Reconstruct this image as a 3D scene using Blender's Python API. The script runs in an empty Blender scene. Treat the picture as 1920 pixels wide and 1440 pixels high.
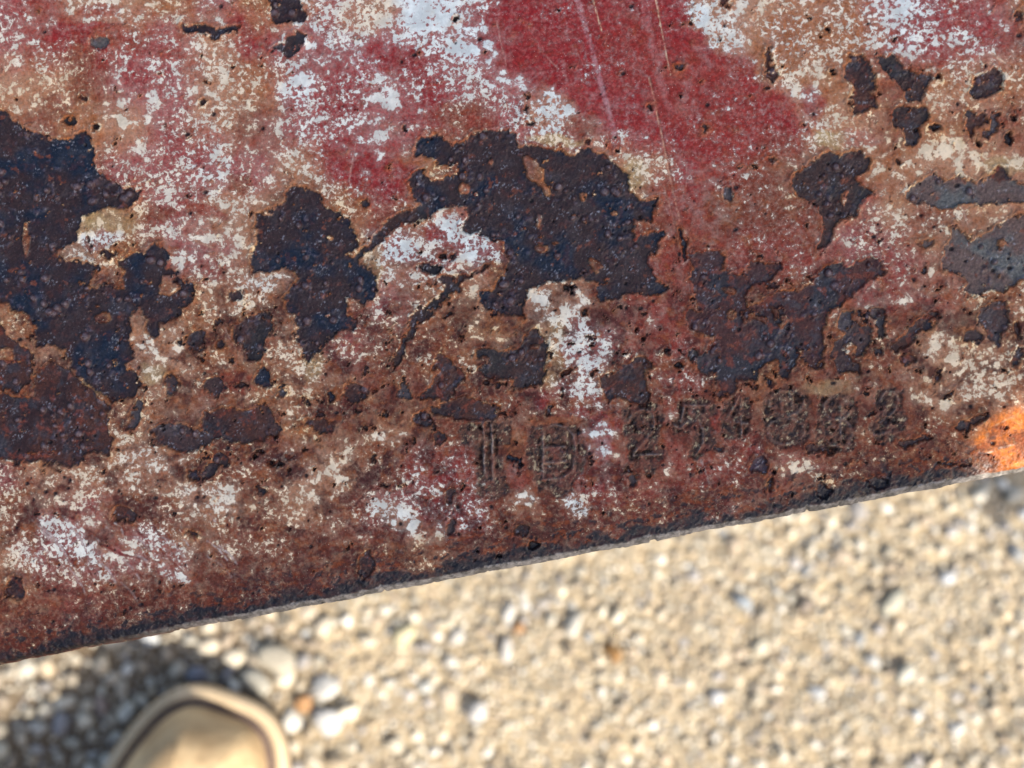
import bpy, math, random
import numpy as np
from mathutils import Vector, Matrix

# ------------------------------------------------------------------ camera, sky, sun, exposure
scene = bpy.context.scene
COL = scene.collection
W, H = 1920.0, 1440.0                      # photograph size, used as the ruler of the camera
CAM_Z, TILT = 0.85, math.radians(6)
LENS, SENSOR = 50.0, 36.0
cam_d = bpy.data.cameras.new("camera")
cam = bpy.data.objects.new("camera", cam_d)
COL.objects.link(cam)
cam.location = (0, 0, CAM_Z)
cam.rotation_euler = (TILT, 0, 0)
cam_d.lens, cam_d.sensor_width = LENS, SENSOR
cam_d.clip_start, cam_d.clip_end = 0.01, 400
cam_d.dof.use_dof = True
cam_d.dof.focus_distance = 0.303
cam_d.dof.aperture_fstop = 14.0
scene.camera = cam

SUN_EL = math.radians(45)
SUN_AZ = math.radians(-45)                 # world direction towards the sun: +x, -y
sun_dir = Vector((math.cos(SUN_EL) * math.cos(SUN_AZ), math.cos(SUN_EL) * math.sin(SUN_AZ), math.sin(SUN_EL)))
world = bpy.data.worlds.new("World")
scene.world = world
world.use_nodes = True
wn = world.node_tree
wn.nodes.clear()
sky = wn.nodes.new("ShaderNodeTexSky")
sky.sky_type = 'NISHITA'
sky.sun_disc = False
sky.sun_elevation = SUN_EL
sky.sun_rotation = math.pi / 2 - SUN_AZ    # nishita measures clockwise from +Y
sky.air_density, sky.dust_density, sky.ozone_density = 1.0, 3.0, 1.0
bg = wn.nodes.new("ShaderNodeBackground")
bg.inputs[1].default_value = 0.15
wo = wn.nodes.new("ShaderNodeOutputWorld")
wn.links.new(sky.outputs[0], bg.inputs[0])
wn.links.new(bg.outputs[0], wo.inputs[0])
sun_d = bpy.data.lights.new("sun", 'SUN')
sun_d.energy = 4.5
sun_d.angle = math.radians(0.5)
sun_d.color = (1.0, 0.92, 0.80)
sun = bpy.data.objects.new("sun", sun_d)
COL.objects.link(sun)
sun.rotation_euler = sun_dir.to_track_quat('Z', 'Y').to_euler()
sun.location = (1, -1, 2)
scene.view_settings.view_transform = 'Standard'
scene.view_settings.look = 'None'
scene.view_settings.exposure = 0.92
scene.view_settings.gamma = 1.0

rng = np.random.default_rng(7)
random.seed(7)

# ------------------------------------------------------------------ geometry of the camera
ca, sa = math.cos(TILT), math.sin(TILT)
R_CAM = np.array([[1, 0, 0], [0, ca, -sa], [0, sa, ca]])
C0 = np.array([0, 0, CAM_Z])
FPX = LENS / SENSOR * W

def ray(px, py):
    d = np.array([(px - W / 2) / FPX, -(py - H / 2) / FPX, -1.0])
    return R_CAM @ d

def on_ground(px, py, z=0.0):
    d = ray(px, py)
    t = (z - CAM_Z) / d[2]
    return C0 + d * t

# plate plane in camera space: z = -D + gx x + gy y
PD, GX, GY = 0.30, 0.09, 0.05
n_c = np.array([-GX, -GY, 1.0]); n_c /= np.linalg.norm(n_c)
PN = R_CAM @ n_c
PO = C0 + R_CAM @ np.array([0, 0, -PD])

def on_plate(px, py):
    d = ray(px, py)
    t = np.dot(PO - C0, PN) / np.dot(d, PN)
    return C0 + d * t

E0 = on_plate(0, 1250); E1 = on_plate(1920, 888)
EX = (E1 - E0) / np.linalg.norm(E1 - E0)
EY = np.cross(PN, EX)
U = 0.72 * PD / W                           # one photo pixel on the plate, in metres
plate_mat_world = Matrix(((EX[0], EY[0], PN[0], E0[0]), (EX[1], EY[1], PN[1], E0[1]), (EX[2], EY[2], PN[2], E0[2]), (0, 0, 0, 1)))

def project(P):
    q = (P - C0) @ R_CAM
    return W / 2 + q[:, 0] / -q[:, 2] * FPX, H / 2 - q[:, 1] / -q[:, 2] * FPX

# ------------------------------------------------------------------ noise
_perm = rng.permutation(256)
_perm = np.concatenate([_perm, _perm, _perm])
_ang = rng.random(256) * 2 * np.pi
_gx, _gy = np.cos(_ang).astype(np.float32), np.sin(_ang).astype(np.float32)

def perlin(x, y):
    xi = np.floor(x).astype(np.int32); yi = np.floor(y).astype(np.int32)
    xf = (x - xi).astype(np.float32); yf = (y - yi).astype(np.float32)
    u = xf * xf * xf * (xf * (xf * 6 - 15) + 10); v = yf * yf * yf * (yf * (yf * 6 - 15) + 10)
    xi &= 255; yi &= 255
    def g(a, b, fx, fy):
        h = _perm[_perm[(xi + a) & 255] + ((yi + b) & 255)]
        return _gx[h] * fx + _gy[h] * fy
    a = g(0, 0, xf, yf); b = g(1, 0, xf - 1, yf); c = g(0, 1, xf, yf - 1); d = g(1, 1, xf - 1, yf - 1)
    return 1.5 * ((a + (b - a) * u) + ((c + (d - c) * u) - (a + (b - a) * u)) * v)

def fbm(x, y, scale, octs=4, seed=0, rough=0.5):
    s, amp, out, tot = 1.0 / scale, 1.0, 0.0, 0.0
    for o in range(octs):
        out = out + amp * perlin(x * s + seed * 17.3 + o * 5.7, y * s + seed * 9.1 + o * 3.3)
        tot += amp; amp *= rough; s *= 2.03
    return (out / tot).astype(np.float32)

def nlow_(x, y):
    return fbm(x, y, 26, 3, 62)

def sstep(a, b, x):
    t = np.clip((x - a) / (b - a), 0, 1)
    return t * t * (3 - 2 * t)

def srgb(r, g, b):
    c = np.array([r, g, b], float) / 255
    return np.where(c <= 0.04045, c / 12.92, ((c + 0.055) / 1.055) ** 2.4)

# ------------------------------------------------------------------ what the weathered face carries (photo-pixel ruler on the plate)
PAL = {'R': srgb(136, 28, 30), 'r': srgb(138, 50, 36), 'P': srgb(148, 66, 62), 'B': srgb(118, 54, 32), 'O': srgb(152, 88, 48),
       'T': srgb(168, 112, 78), 'D': srgb(72, 34, 32), 'K': srgb(40, 26, 28), 'Y': srgb(170, 145, 95), 'S': srgb(198, 106, 10)}  # S: orange of the sunlit corner, sun put into the tint
GRID = """
P33 r33 T75 T65 O47 P63 O38 T73 P63 T75 P90 P81 R21 R21 R32 r23 r33 T73 T66 O54 O54 P81 R52 r34 O44
P64 r43 R34 r33 P53 T65 R34 P61 P72 P61 P81 P80 R11 R11 P42 R21 R21 T62 O55 O55 O54 P71 R52 P52 B34
T57 T57 B37 P53 P53 T65 O56 P54 R42 P62 R32 P62 P61 R21 R11 R21 R11 R21 T64 O56 O56 B27 O56 T66 O46
O56 B46 O46 T65 P54 T65 B46 P62 R52 P62 R43 B36 P62 R52 R32 P32 R21 R11 R22 T65 T57 B37 O57 B37 B37
O46 O56 B46 P54 P54 P62 P54 T65 R32 R43 O57 B36 D14 O57 T66 T66 R33 r33 B34 B45 O55 O56 T66 T67 T66
O46 O46 Y68 O57 P64 T65 T65 D15 O57 r35 T65 P63 R53 D15 D15 B36 r22 B34 B24 B34 P45 T56 B45 T67 T57
D16 D16 T73 O57 P64 P64 T66 D16 O57 T63 P82 P73 D16 D15 D15 r23 r12 r23 r23 r34 P45 P54 T56 D35 D35
O57 D16 D16 D16 O57 T56 T75 D16 T64 P64 O55 T67 D16 T85 B35 r35 r22 B26 B26 B26 r44 r45 r45 O57 O56
T57 T57 D16 T66 T65 O57 B46 T66 P55 B46 B46 O56 D16 T84 P74 r45 r33 B26 B26 B36 O46 B36 T66 T67 T76
B36 D26 D26 O57 T56 B46 O57 T66 B35 B36 B46 B46 B36 R65 T73 D26 r34 B26 O47 B27 B46 B36 T77 T76 T66
D16 D16 D26 T66 D26 B45 D26 O57 B46 O57 B27 B36 B36 B27 R64 B26 r35 r45 B36 B36 B46 B27 B27 O36 O36
P65 T66 T66 T65 T76 B56 B46 T66 T66 B46 r43 R63 B46 r54 r54 r46 r35 r34 r56 r66 B57 B38 B38 O28 O28
B56 B56 P65 B35 B56 T65 B47 T66 B46 R83 R73 R63 B36 B27 r45 r46 r36 r45 B46 B57 B47 B38 B38 O28 O28
T66 P73 T74 P64 T63 B46 B46 B36 B26 B27 T57 B36 B26 D26 B26 B26 B26 B26 B26 B26 B26 B26 B26 O28 O28
B46 B36 P55 B46 B26 B17 D16 D16 D16 D16 D16 D16 D16 D16 D16 D16 D16 D16 D16 D16 D16 D16 D16 O28 O28
B17 B17 D16 D16 D16 D16 D16 D16 D16 D16 D16 D16 D16 D16 D16 D16 D16 D16 D16 D16 D16 D16 D16 O28 O28
"""
rows = [r.split() for r in GRID.strip().splitlines()]
NR, NC = len(rows), len(rows[0])
TGRID = np.array([[list(PAL[c[0]]) + [int(c[1]) / 9.0, int(c[2]) / 9.0] for c in r] for r in rows], np.float32)

def sample_grid(x, y):
    gx = np.clip(x / 80.0, 0, NC - 1.001); gy = np.clip(y / 80.0, 0, NR - 1.001)
    ix = gx.astype(int); iy = gy.astype(int)
    fx = (gx - ix)[:, None]; fy = (gy - iy)[:, None]
    fx = fx * fx * (3 - 2 * fx); fy = fy * fy * (3 - 2 * fy)
    return ((TGRID[iy, ix] * (1 - fx) + TGRID[iy, ix + 1] * fx) * (1 - fy) + (TGRID[iy + 1, ix] * (1 - fx) + TGRID[iy + 1, ix + 1] * fx) * fy)

def tl(pts, ox=0.0, oy=0.0):               # points read off an enlargement (3 x) of the photograph
    v = np.array([float(t) for t in pts.replace(',', ' ').split()]).reshape(-1, 2)
    return v / 3.0 + np.array([ox, oy])

def pp(pts):
    return np.array([float(t) for t in pts.replace(',', ' ').split()]).reshape(-1, 2)

# bare patches: (class, outline, soft)
PATCH = [
 ('N', pp("-80,190 0,208 15,215 30,230 45,243 70,252 100,260 125,262 140,252 160,248 172,258 173,275 170,300 178,320 200,335 225,350 245,357 260,360 255,375 240,392 215,390 190,395 165,398 155,408 148,425 140,438 132,457 107,467 110,487 133,492 177,497 182,503 170,523 163,537 172,543 193,528 213,542 233,538 228,510 227,493 253,472 287,462 307,462 318,477 312,500 333,510 340,525 363,533 360,557 353,570 340,577 338,593 300,607 296,613 300,627 283,633 275,617 275,593 263,578 247,583 240,597 247,620 247,650 247,667 230,683 233,693 257,700 262,717 247,740 233,750 207,753 200,737 173,733 157,710 133,690 130,663 87,647 67,647 65,607 50,590 20,580 13,567 -80,560")),
 ('M', pp("-80,600 0,607 20,633 57,660 63,690 53,720 27,733 0,725 -80,720")),
 ('M', pp("-80,740 0,740 60,745 65,700 95,680 130,695 155,720 180,740 200,760 200,800 208,825 205,850 165,850 140,870 90,872 50,868 0,860 -80,860")),
 ('N', pp("535,350 550,348 573,353 597,363 607,387 640,397 653,410 663,430 670,453 660,470 643,478 665,488 690,500 700,510 705,543 700,563 680,570 660,557 647,557 650,587 667,597 673,610 660,620 640,613 615,640 600,647 580,683 567,667 555,630 560,613 547,587 533,573 537,547 560,523 547,503 527,500 510,513 477,510 470,477 480,433 480,403 500,397 527,383 538,377")),
 ('N', pp("783,262 800,253 827,257 850,272 873,267 887,257 903,245 927,245 952,242 965,253 973,270 1000,275 1023,280 1040,287 1053,282 1070,297 1087,290 1107,282 1133,288 1143,303 1163,320 1178,337 1183,363 1207,373 1232,372 1233,383 1220,403 1220,412 1190,413 1185,430 1193,447 1213,437 1240,433 1245,443 1233,467 1217,480 1218,500 1230,527 1255,547 1237,553 1207,550 1173,557 1140,567 1120,550 1123,527 1073,523 1033,523 1013,533 990,543 980,567 987,593 967,590 940,595 923,583 903,570 898,550 920,540 933,530 953,513 952,483 945,457 923,450 903,443 893,433 870,433 867,427 873,413 880,403 853,390 827,390 807,400 787,383 773,360 762,340 773,327 793,325 807,333 847,333 855,320 853,307 820,307 807,293 780,290")),
 ('E', tl("1090 655 1130 700 1165 730 1170 800 1140 860 1130 960 1080 970 1010 1005 965 990 960 930 900 910 850 930 790 920 780 860 850 850 820 820 760 815 750 770 850 770 900 770 960 760 1010 740 1040 690", 640, 400)),
 ('M', tl("540 790 570 780 620 830 620 870 690 880 690 930 620 960 630 1020 600 1060 520 1050 440 1040 440 1010 510 990 510 930 560 900 525 870", 640, 400)),
 ('M', pp("807,765 840,755 870,745 900,755 935,765 930,785 880,785 835,785")),
 ('E', pp("437,607 467,597 483,583 503,590 508,613 493,653 483,677 467,673 463,653 443,647 437,627")),
 ('G', tl("850 1210 930 1180 1050 1200 1130 1230 1180 1250 1210 1270 1180 1310 1010 1340 900 1290 850 1240", 0, 400)),
 ('M', pp("377,805 387,770 417,760 467,770 493,753 513,777 525,800 520,823 477,823 440,830 408,823")),
 ('N', tl("1020 110 1050 130 1180 150 1240 145 1360 150 1340 180 1250 185 1210 215 1180 190 1040 180")),
 ('N', pp("492,-40 566,-40 560,0 563,17 577,25 570,42 520,42 508,30 503,10")),
 ('E', tl("1700 180 1720 195 1680 250 1680 290 1620 325 1580 290 1530 285 1525 260 1600 235 1640 200")),
 ('M', tl("940 310 1000 310 1050 350 1060 420 1090 460 1080 490 1040 500 1080 560 1070 610 1000 640 950 620 940 560 960 500 920 440 910 370", 1280, 0)),
 ('E', tl("1110 310 1170 310 1240 370 1310 410 1380 410 1410 450 1370 480 1340 560 1280 570 1260 510 1190 460 1120 410", 1280, 0)),
 ('E', tl("1190 610 1230 600 1280 620 1350 590 1395 650 1370 690 1320 710 1330 780 1290 830 1250 790 1240 730 1180 690 1175 650", 1280, 0)),
 ('M', tl("1640 430 1700 410 1790 390 1810 440 1800 520 1730 540 1660 560 1620 520", 1280, 0)),
 ('M', tl("1590 615 1620 615 1640 660 1700 640 1715 690 1660 710 1640 740 1610 790 1600 720 1580 660", 1280, 0)),
 ('G', tl("1740 620 1790 620 1780 700 1760 750 1720 770 1690 760 1690 730 1730 710", 1280, 0)),
 ('E', tl("770 870 830 850 900 870 1000 865 1070 900 1050 940 990 980 980 1030 1060 1090 1000 1160 970 1230 870 1250 850 1330 800 1400 760 1400 790 1240 740 1160 660 1100 620 1040 620 980 700 930 750 910", 1280, 0)),
 ('H', tl("1250 1110 1310 1050 1370 990 1440 990 1480 1020 1560 1000 1640 1020 1720 1000 1790 1010 1900 1030 2100 1060 2100 1110 1910 1130 1780 1140 1600 1160 1440 1155 1340 1140", 1280, 0)),
 ('H', pp("2000,380 1920,400 1887,413 1847,437 1827,453 1810,443 1800,430 1790,420 1780,427 1780,447 1777,467 1767,497 1773,507 1800,507 1817,527 1807,543 1813,557 1830,558 1853,543 1873,545 1903,533 1920,520 2000,510")),
 ('G', tl("1680 530 1760 510 1830 500 1830 620 1790 660 1780 740 1740 720 1720 650 1670 610", 1280, 400)),
 ('E', tl("1080 540 1120 530 1155 580 1130 640 1150 690 1110 690 1080 620", 1280, 400)),
 ('Q', tl("30 240 130 205 220 210 225 280 220 330 300 340 370 310 400 270 470 280 550 290 540 340 500 390 400 400 350 470 360 520 420 520 490 460 560 440 640 450 720 390 800 300 880 290 910 305 990 280 1070 260 1095 290 1140 320 1130 340 1040 360 1010 410 940 450 890 510 830 530 800 560 800 680 790 740 780 870 700 870 690 780 650 760 640 850 560 900 540 830 480 820 430 880 410 950 350 930 310 920 300 1000 200 1050 190 900 80 880 70 810 140 770 180 700 60 660 20 580 40 540 110 560 60 420 40 360 60 290", 1280, 400)),
 ('G', tl("890 570 960 560 970 610 1050 640 1060 710 1010 800 960 790 920 730 910 780 1000 860 1000 910 880 880 840 800 850 720 900 700 880 640", 1280, 400)),
 ('M', tl("1450 920 1560 880 1620 830 1700 805 1740 840 1730 880 1690 870 1720 960 1735 1050 1700 1100 1640 1050 1560 1040 1500 1060 1460 1010 1470 950", 640, 400)),
]
# capsule chains: x, y, half width
CHAIN = [
 ('E', [(800, 397, 14), (765, 405, 12), (735, 420, 9), (707, 447, 6), (677, 478, 6), (662, 495, 3)]),
 ('E', [(917, 497, 1.5), (873, 520, 2.5), (850, 533, 7), (813, 570, 8), (787, 597, 7), (767, 623, 7), (753, 647, 4.5), (743, 677, 4.5), (737, 690, 1.5)]),
 ('G', [(825, 520, 4), (840, 527, 9), (856, 543, 6)]),
 ('G', [(265, 760, 8), (245, 795, 7)]),
 ('M', [(1440, 97, 6), (1447, 143, 8)]),
 ('M', [(1680, 652, 10), (1725, 610, 10), (1757, 592, 5)]),
 ('G', [(1697, 832, 7), (1722, 825, 6), (1748, 820, 4)]),
 ('M', [(1800, 800, 7), (1822, 790, 7), (1846, 777, 5)]),
 ('G', [(1767, 868, 2), (1822, 872, 1.5)]),
 ('M', [(1515, 840, 6), (1563, 842, 7)]),
 ('N', [(1275, 435, 3), (1285, 480, 5)]),
]
DOTS = [  # x, y, rx, ry, class
 (793, 787, 17, 15, 'M'), (757, 737, 14, 12, 'G'), (667, 737, 25, 22, 'M'), (823, 822, 12, 11, 'M'), (367, 637, 17, 20, 'E'), (440, 557, 15, 12, 'G'),
 (413, 648, 9, 7, 'N'), (493, 710, 13, 15, 'N'), (403, 723, 20, 13, 'G'), (323, 720, 9, 20, 'G'), (527, 737, 6, 7, 'G'), (573, 753, 7, 6, 'N'), (623, 743, 7, 8, 'N'),
 (410, 863, 14, 14, 'N'), (393, 883, 17, 15, 'N'), (363, 890, 10, 9, 'N'), (490, 923, 10, 7, 'N'), (233, 963, 20, 18, 'M'), (27, 1103, 15, 21, 'M'),
 (363, 1000, 12, 6, 'M'), (600, 798, 28, 11, 'M'), (600, 777, 8, 5, 'N'), (185, 77, 19, 13, 'H'), (128, 228, 8, 8, 'E'), (180, 237, 5, 6, 'K'), (377, 190, 5, 4, 'M'),
 (158, 185, 6, 5, 'M'), (855, 35, 6, 7, 'K'), (988, 208, 4, 8, 'K'), (995, 233, 7, 4, 'K'), (758, 240, 6, 6, 'E'), (1273, 125, 7, 7, 'M'), (1100, 263, 5, 6, 'M'),
 (1157, 285, 4, 4, 'K'), (683, 380, 9, 8, 'M'), (1218, 200, 4, 4, 'M'), (170, 457, 5, 4, 'N'), (200, 475, 15, 6, 'N'), (1838, 267, 5, 5, 'K'), (1892, 260, 6, 7, 'K'),
 (1903, 217, 5, 6, 'K'), (1760, 144, 4, 5, 'K'), (1563, 137, 6, 5, 'K'), (1593, 138, 6, 6, 'K'), (1752, 240, 10, 6, 'K'), (1448, 300, 7, 6, 'E'), (1683, 303, 6, 6, 'E'),
 (1366, 364, 9, 12, 'G'), (1323, 243, 5, 4, 'E'), (1553, 57, 4, 4, 'K'), (1847, 120, 4, 4, 'K'), (1876, 330, 17, 17, 'M'), (1737, 453, 13, 7, 'H'), (1825, 630, 21, 13, 'G'),
 (1740, 612, 10, 9, 'N'), (1703, 673, 16, 10, 'M'), (1907, 620, 6, 16, 'M'), (1420, 873, 15, 14, 'V'), (1443, 907, 5, 11, 'N'), (1547, 922, 11, 14, 'N'), (1647, 905, 20, 11, 'N'),
 (1300, 667, 9, 13, 'E'), (1325, 687, 15, 15, 'G'), (807, 502, 20, 10, 'K'), (833, 482, 8, 5, 'K'), (850, 481, 6, 5, 'K'), (1063, 536, 5, 6, 'K'), (1070, 547, 6, 4, 'K'), (1195, 620, 4, 5, 'K'),
 (1207, 634, 4, 5, 'K'), (1253, 657, 6, 5, 'K'), (1271, 686, 7, 5, 'K'), (1058, 704, 5, 5, 'K'), (1185, 900, 10, 8, 'M'), (977, 995, 14, 12, 'E'), (1002, 1022, 9, 8, 'K'),
 (848, 985, 9, 16, 'G'), (845, 930, 9, 12, 'G'), (688, 1060, 14, 24, 'M'), (1912, 30, 9, 14, 'M'), (1360, 4, 9, 5, 'M'), (960, 857, 10, 6, 'N'), (920, 703, 14, 9, 'M'),
 (240, 700, 9, 6, 'N'), (1345, 840, 8, 5, 'G'), (1905, 668, 10, 12, 'G'), (1660, 790, 6, 9, 'G'), (1420, 690, 8, 6, 'N'), (1475, 700, 7, 9, 'N'), (1440, 712, 6, 5, 'K'),
 (1645, 660, 6, 8, 'E'), (508, 867, 8, 3, 'K'), (521, 872, 6, 5, 'K'), (545, 883, 5, 4, 'K'), (484, 848, 6, 3, 'K'), (540, 860, 8, 4, 'M'), (1760, 712, 6, 4, 'M')]
HOLES = [pp("977,293 1003,297 1023,320 1020,340 1033,360 1027,370 1013,353 990,333"), pp("1107,478 1133,500 1117,512 1100,487"),
         tl("900 340 950 335 1020 420 960 465 890 450", 0, 400), tl("890 1090 940 1060 930 1110 900 1170", 1280, 0),
         tl("330 560 380 535 480 590 475 620 400 600 340 630", 1280, 400), tl("490 520 570 530 600 600 560 660 520 620", 1280, 400)]
HOLE_DOTS = [(870, 353, 11, 10), (1015, 465, 12, 8), (1010, 417, 6, 13), (1137, 523, 6, 4), (1003, 650, 10, 5), (1880, 455, 10, 8), (192, 595, 16, 12), (8, 665, 18, 12),
             (1368, 545, 14, 7), (1372, 590, 9, 10), (1595, 655, 12, 13), (47, 450, 7, 30), (920, 302, 5, 5), (1090, 370, 5, 7), (1150, 400, 6, 5), (1040, 455, 5, 4), (618, 443, 5, 5)]
# stamped characters: outline of the struck zone and the strokes
def ell(cx, cy, rx, ry, a0=0, a1=360, n=14):
    return [(cx + rx * math.cos(math.radians(a)), cy + ry * math.sin(math.radians(a))) for a in np.linspace(a0, a1, n)]
CHARS = [
 ('T', "860,800 885,788 957,780 957,830 935,850 945,880 948,905 957,925 925,940 893,927 890,905 893,870 888,842 863,830",
  [[(884, 791), (954, 784)], [(906, 795), (909, 892)], [(922, 797), (924, 900)]]),
 ('D', "990,800 1010,798 1060,790 1087,803 1100,830 1099,862 1095,887 1077,897 1072,920 1045,934 1008,926 1003,902 988,882 986,840",
  [[(1003, 804), (1040, 797), (1062, 802), (1076, 818), (1079, 850), (1074, 880), (1055, 896), (1016, 900)], [(1017, 806), (1019, 896)], [(1022, 840), (1058, 838)], [(1020, 868), (1060, 866)]]),
 ('2', "1167,768 1186,756 1220,751 1242,765 1247,787 1236,809 1234,838 1250,851 1239,870 1220,890 1201,882 1187,865 1175,862 1178,828 1168,812",
  [[(1178, 790), (1188, 772), (1207, 766), (1223, 775), (1227, 792), (1220, 811), (1207, 830), (1190, 846), (1188, 854), (1246, 852)]]),
 ('5', "1270,752 1285,746 1338,748 1342,775 1328,785 1340,805 1344,830 1324,848 1310,862 1290,857 1298,832 1300,805 1285,812 1263,813 1256,797 1268,783",
  [[(1330, 760), (1282, 760), (1278, 790)], [(1264, 797), (1275, 803), (1290, 791), (1307, 790), (1319, 806), (1318, 830), (1305, 853)]]),
 ('4', "1349,770 1360,750 1385,733 1407,748 1410,785 1402,807 1385,824 1360,824 1350,806",
  [[(1386, 742), (1361, 790), (1402, 794)], [(1389, 745), (1390, 815)]]),
 ('8', "1430,740 1450,728 1480,720 1510,730 1522,755 1515,790 1518,815 1505,834 1470,840 1440,828 1430,800 1430,770",
  [ell(1475, 755, 33, 24), ell(1473, 808, 35, 25), [(1463, 742), (1465, 768)], [(1482, 740), (1486, 766)]]),
 ('8', "1530,770 1545,745 1580,733 1602,748 1608,780 1600,820 1602,842 1560,852 1528,840 1533,800",
  [ell(1570, 765, 26, 22), ell(1568, 811, 30, 26), [(1576, 755), (1577, 822)]]),
 ('2', "1640,735 1665,720 1694,733 1692,765 1702,787 1690,812 1670,832 1643,827 1628,800 1648,778 1638,757",
  [[(1650, 750), (1660, 735), (1678, 736), (1686, 750), (1678, 770), (1655, 790), (1638, 808), (1640, 814), (1692, 808)]]),
]

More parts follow.
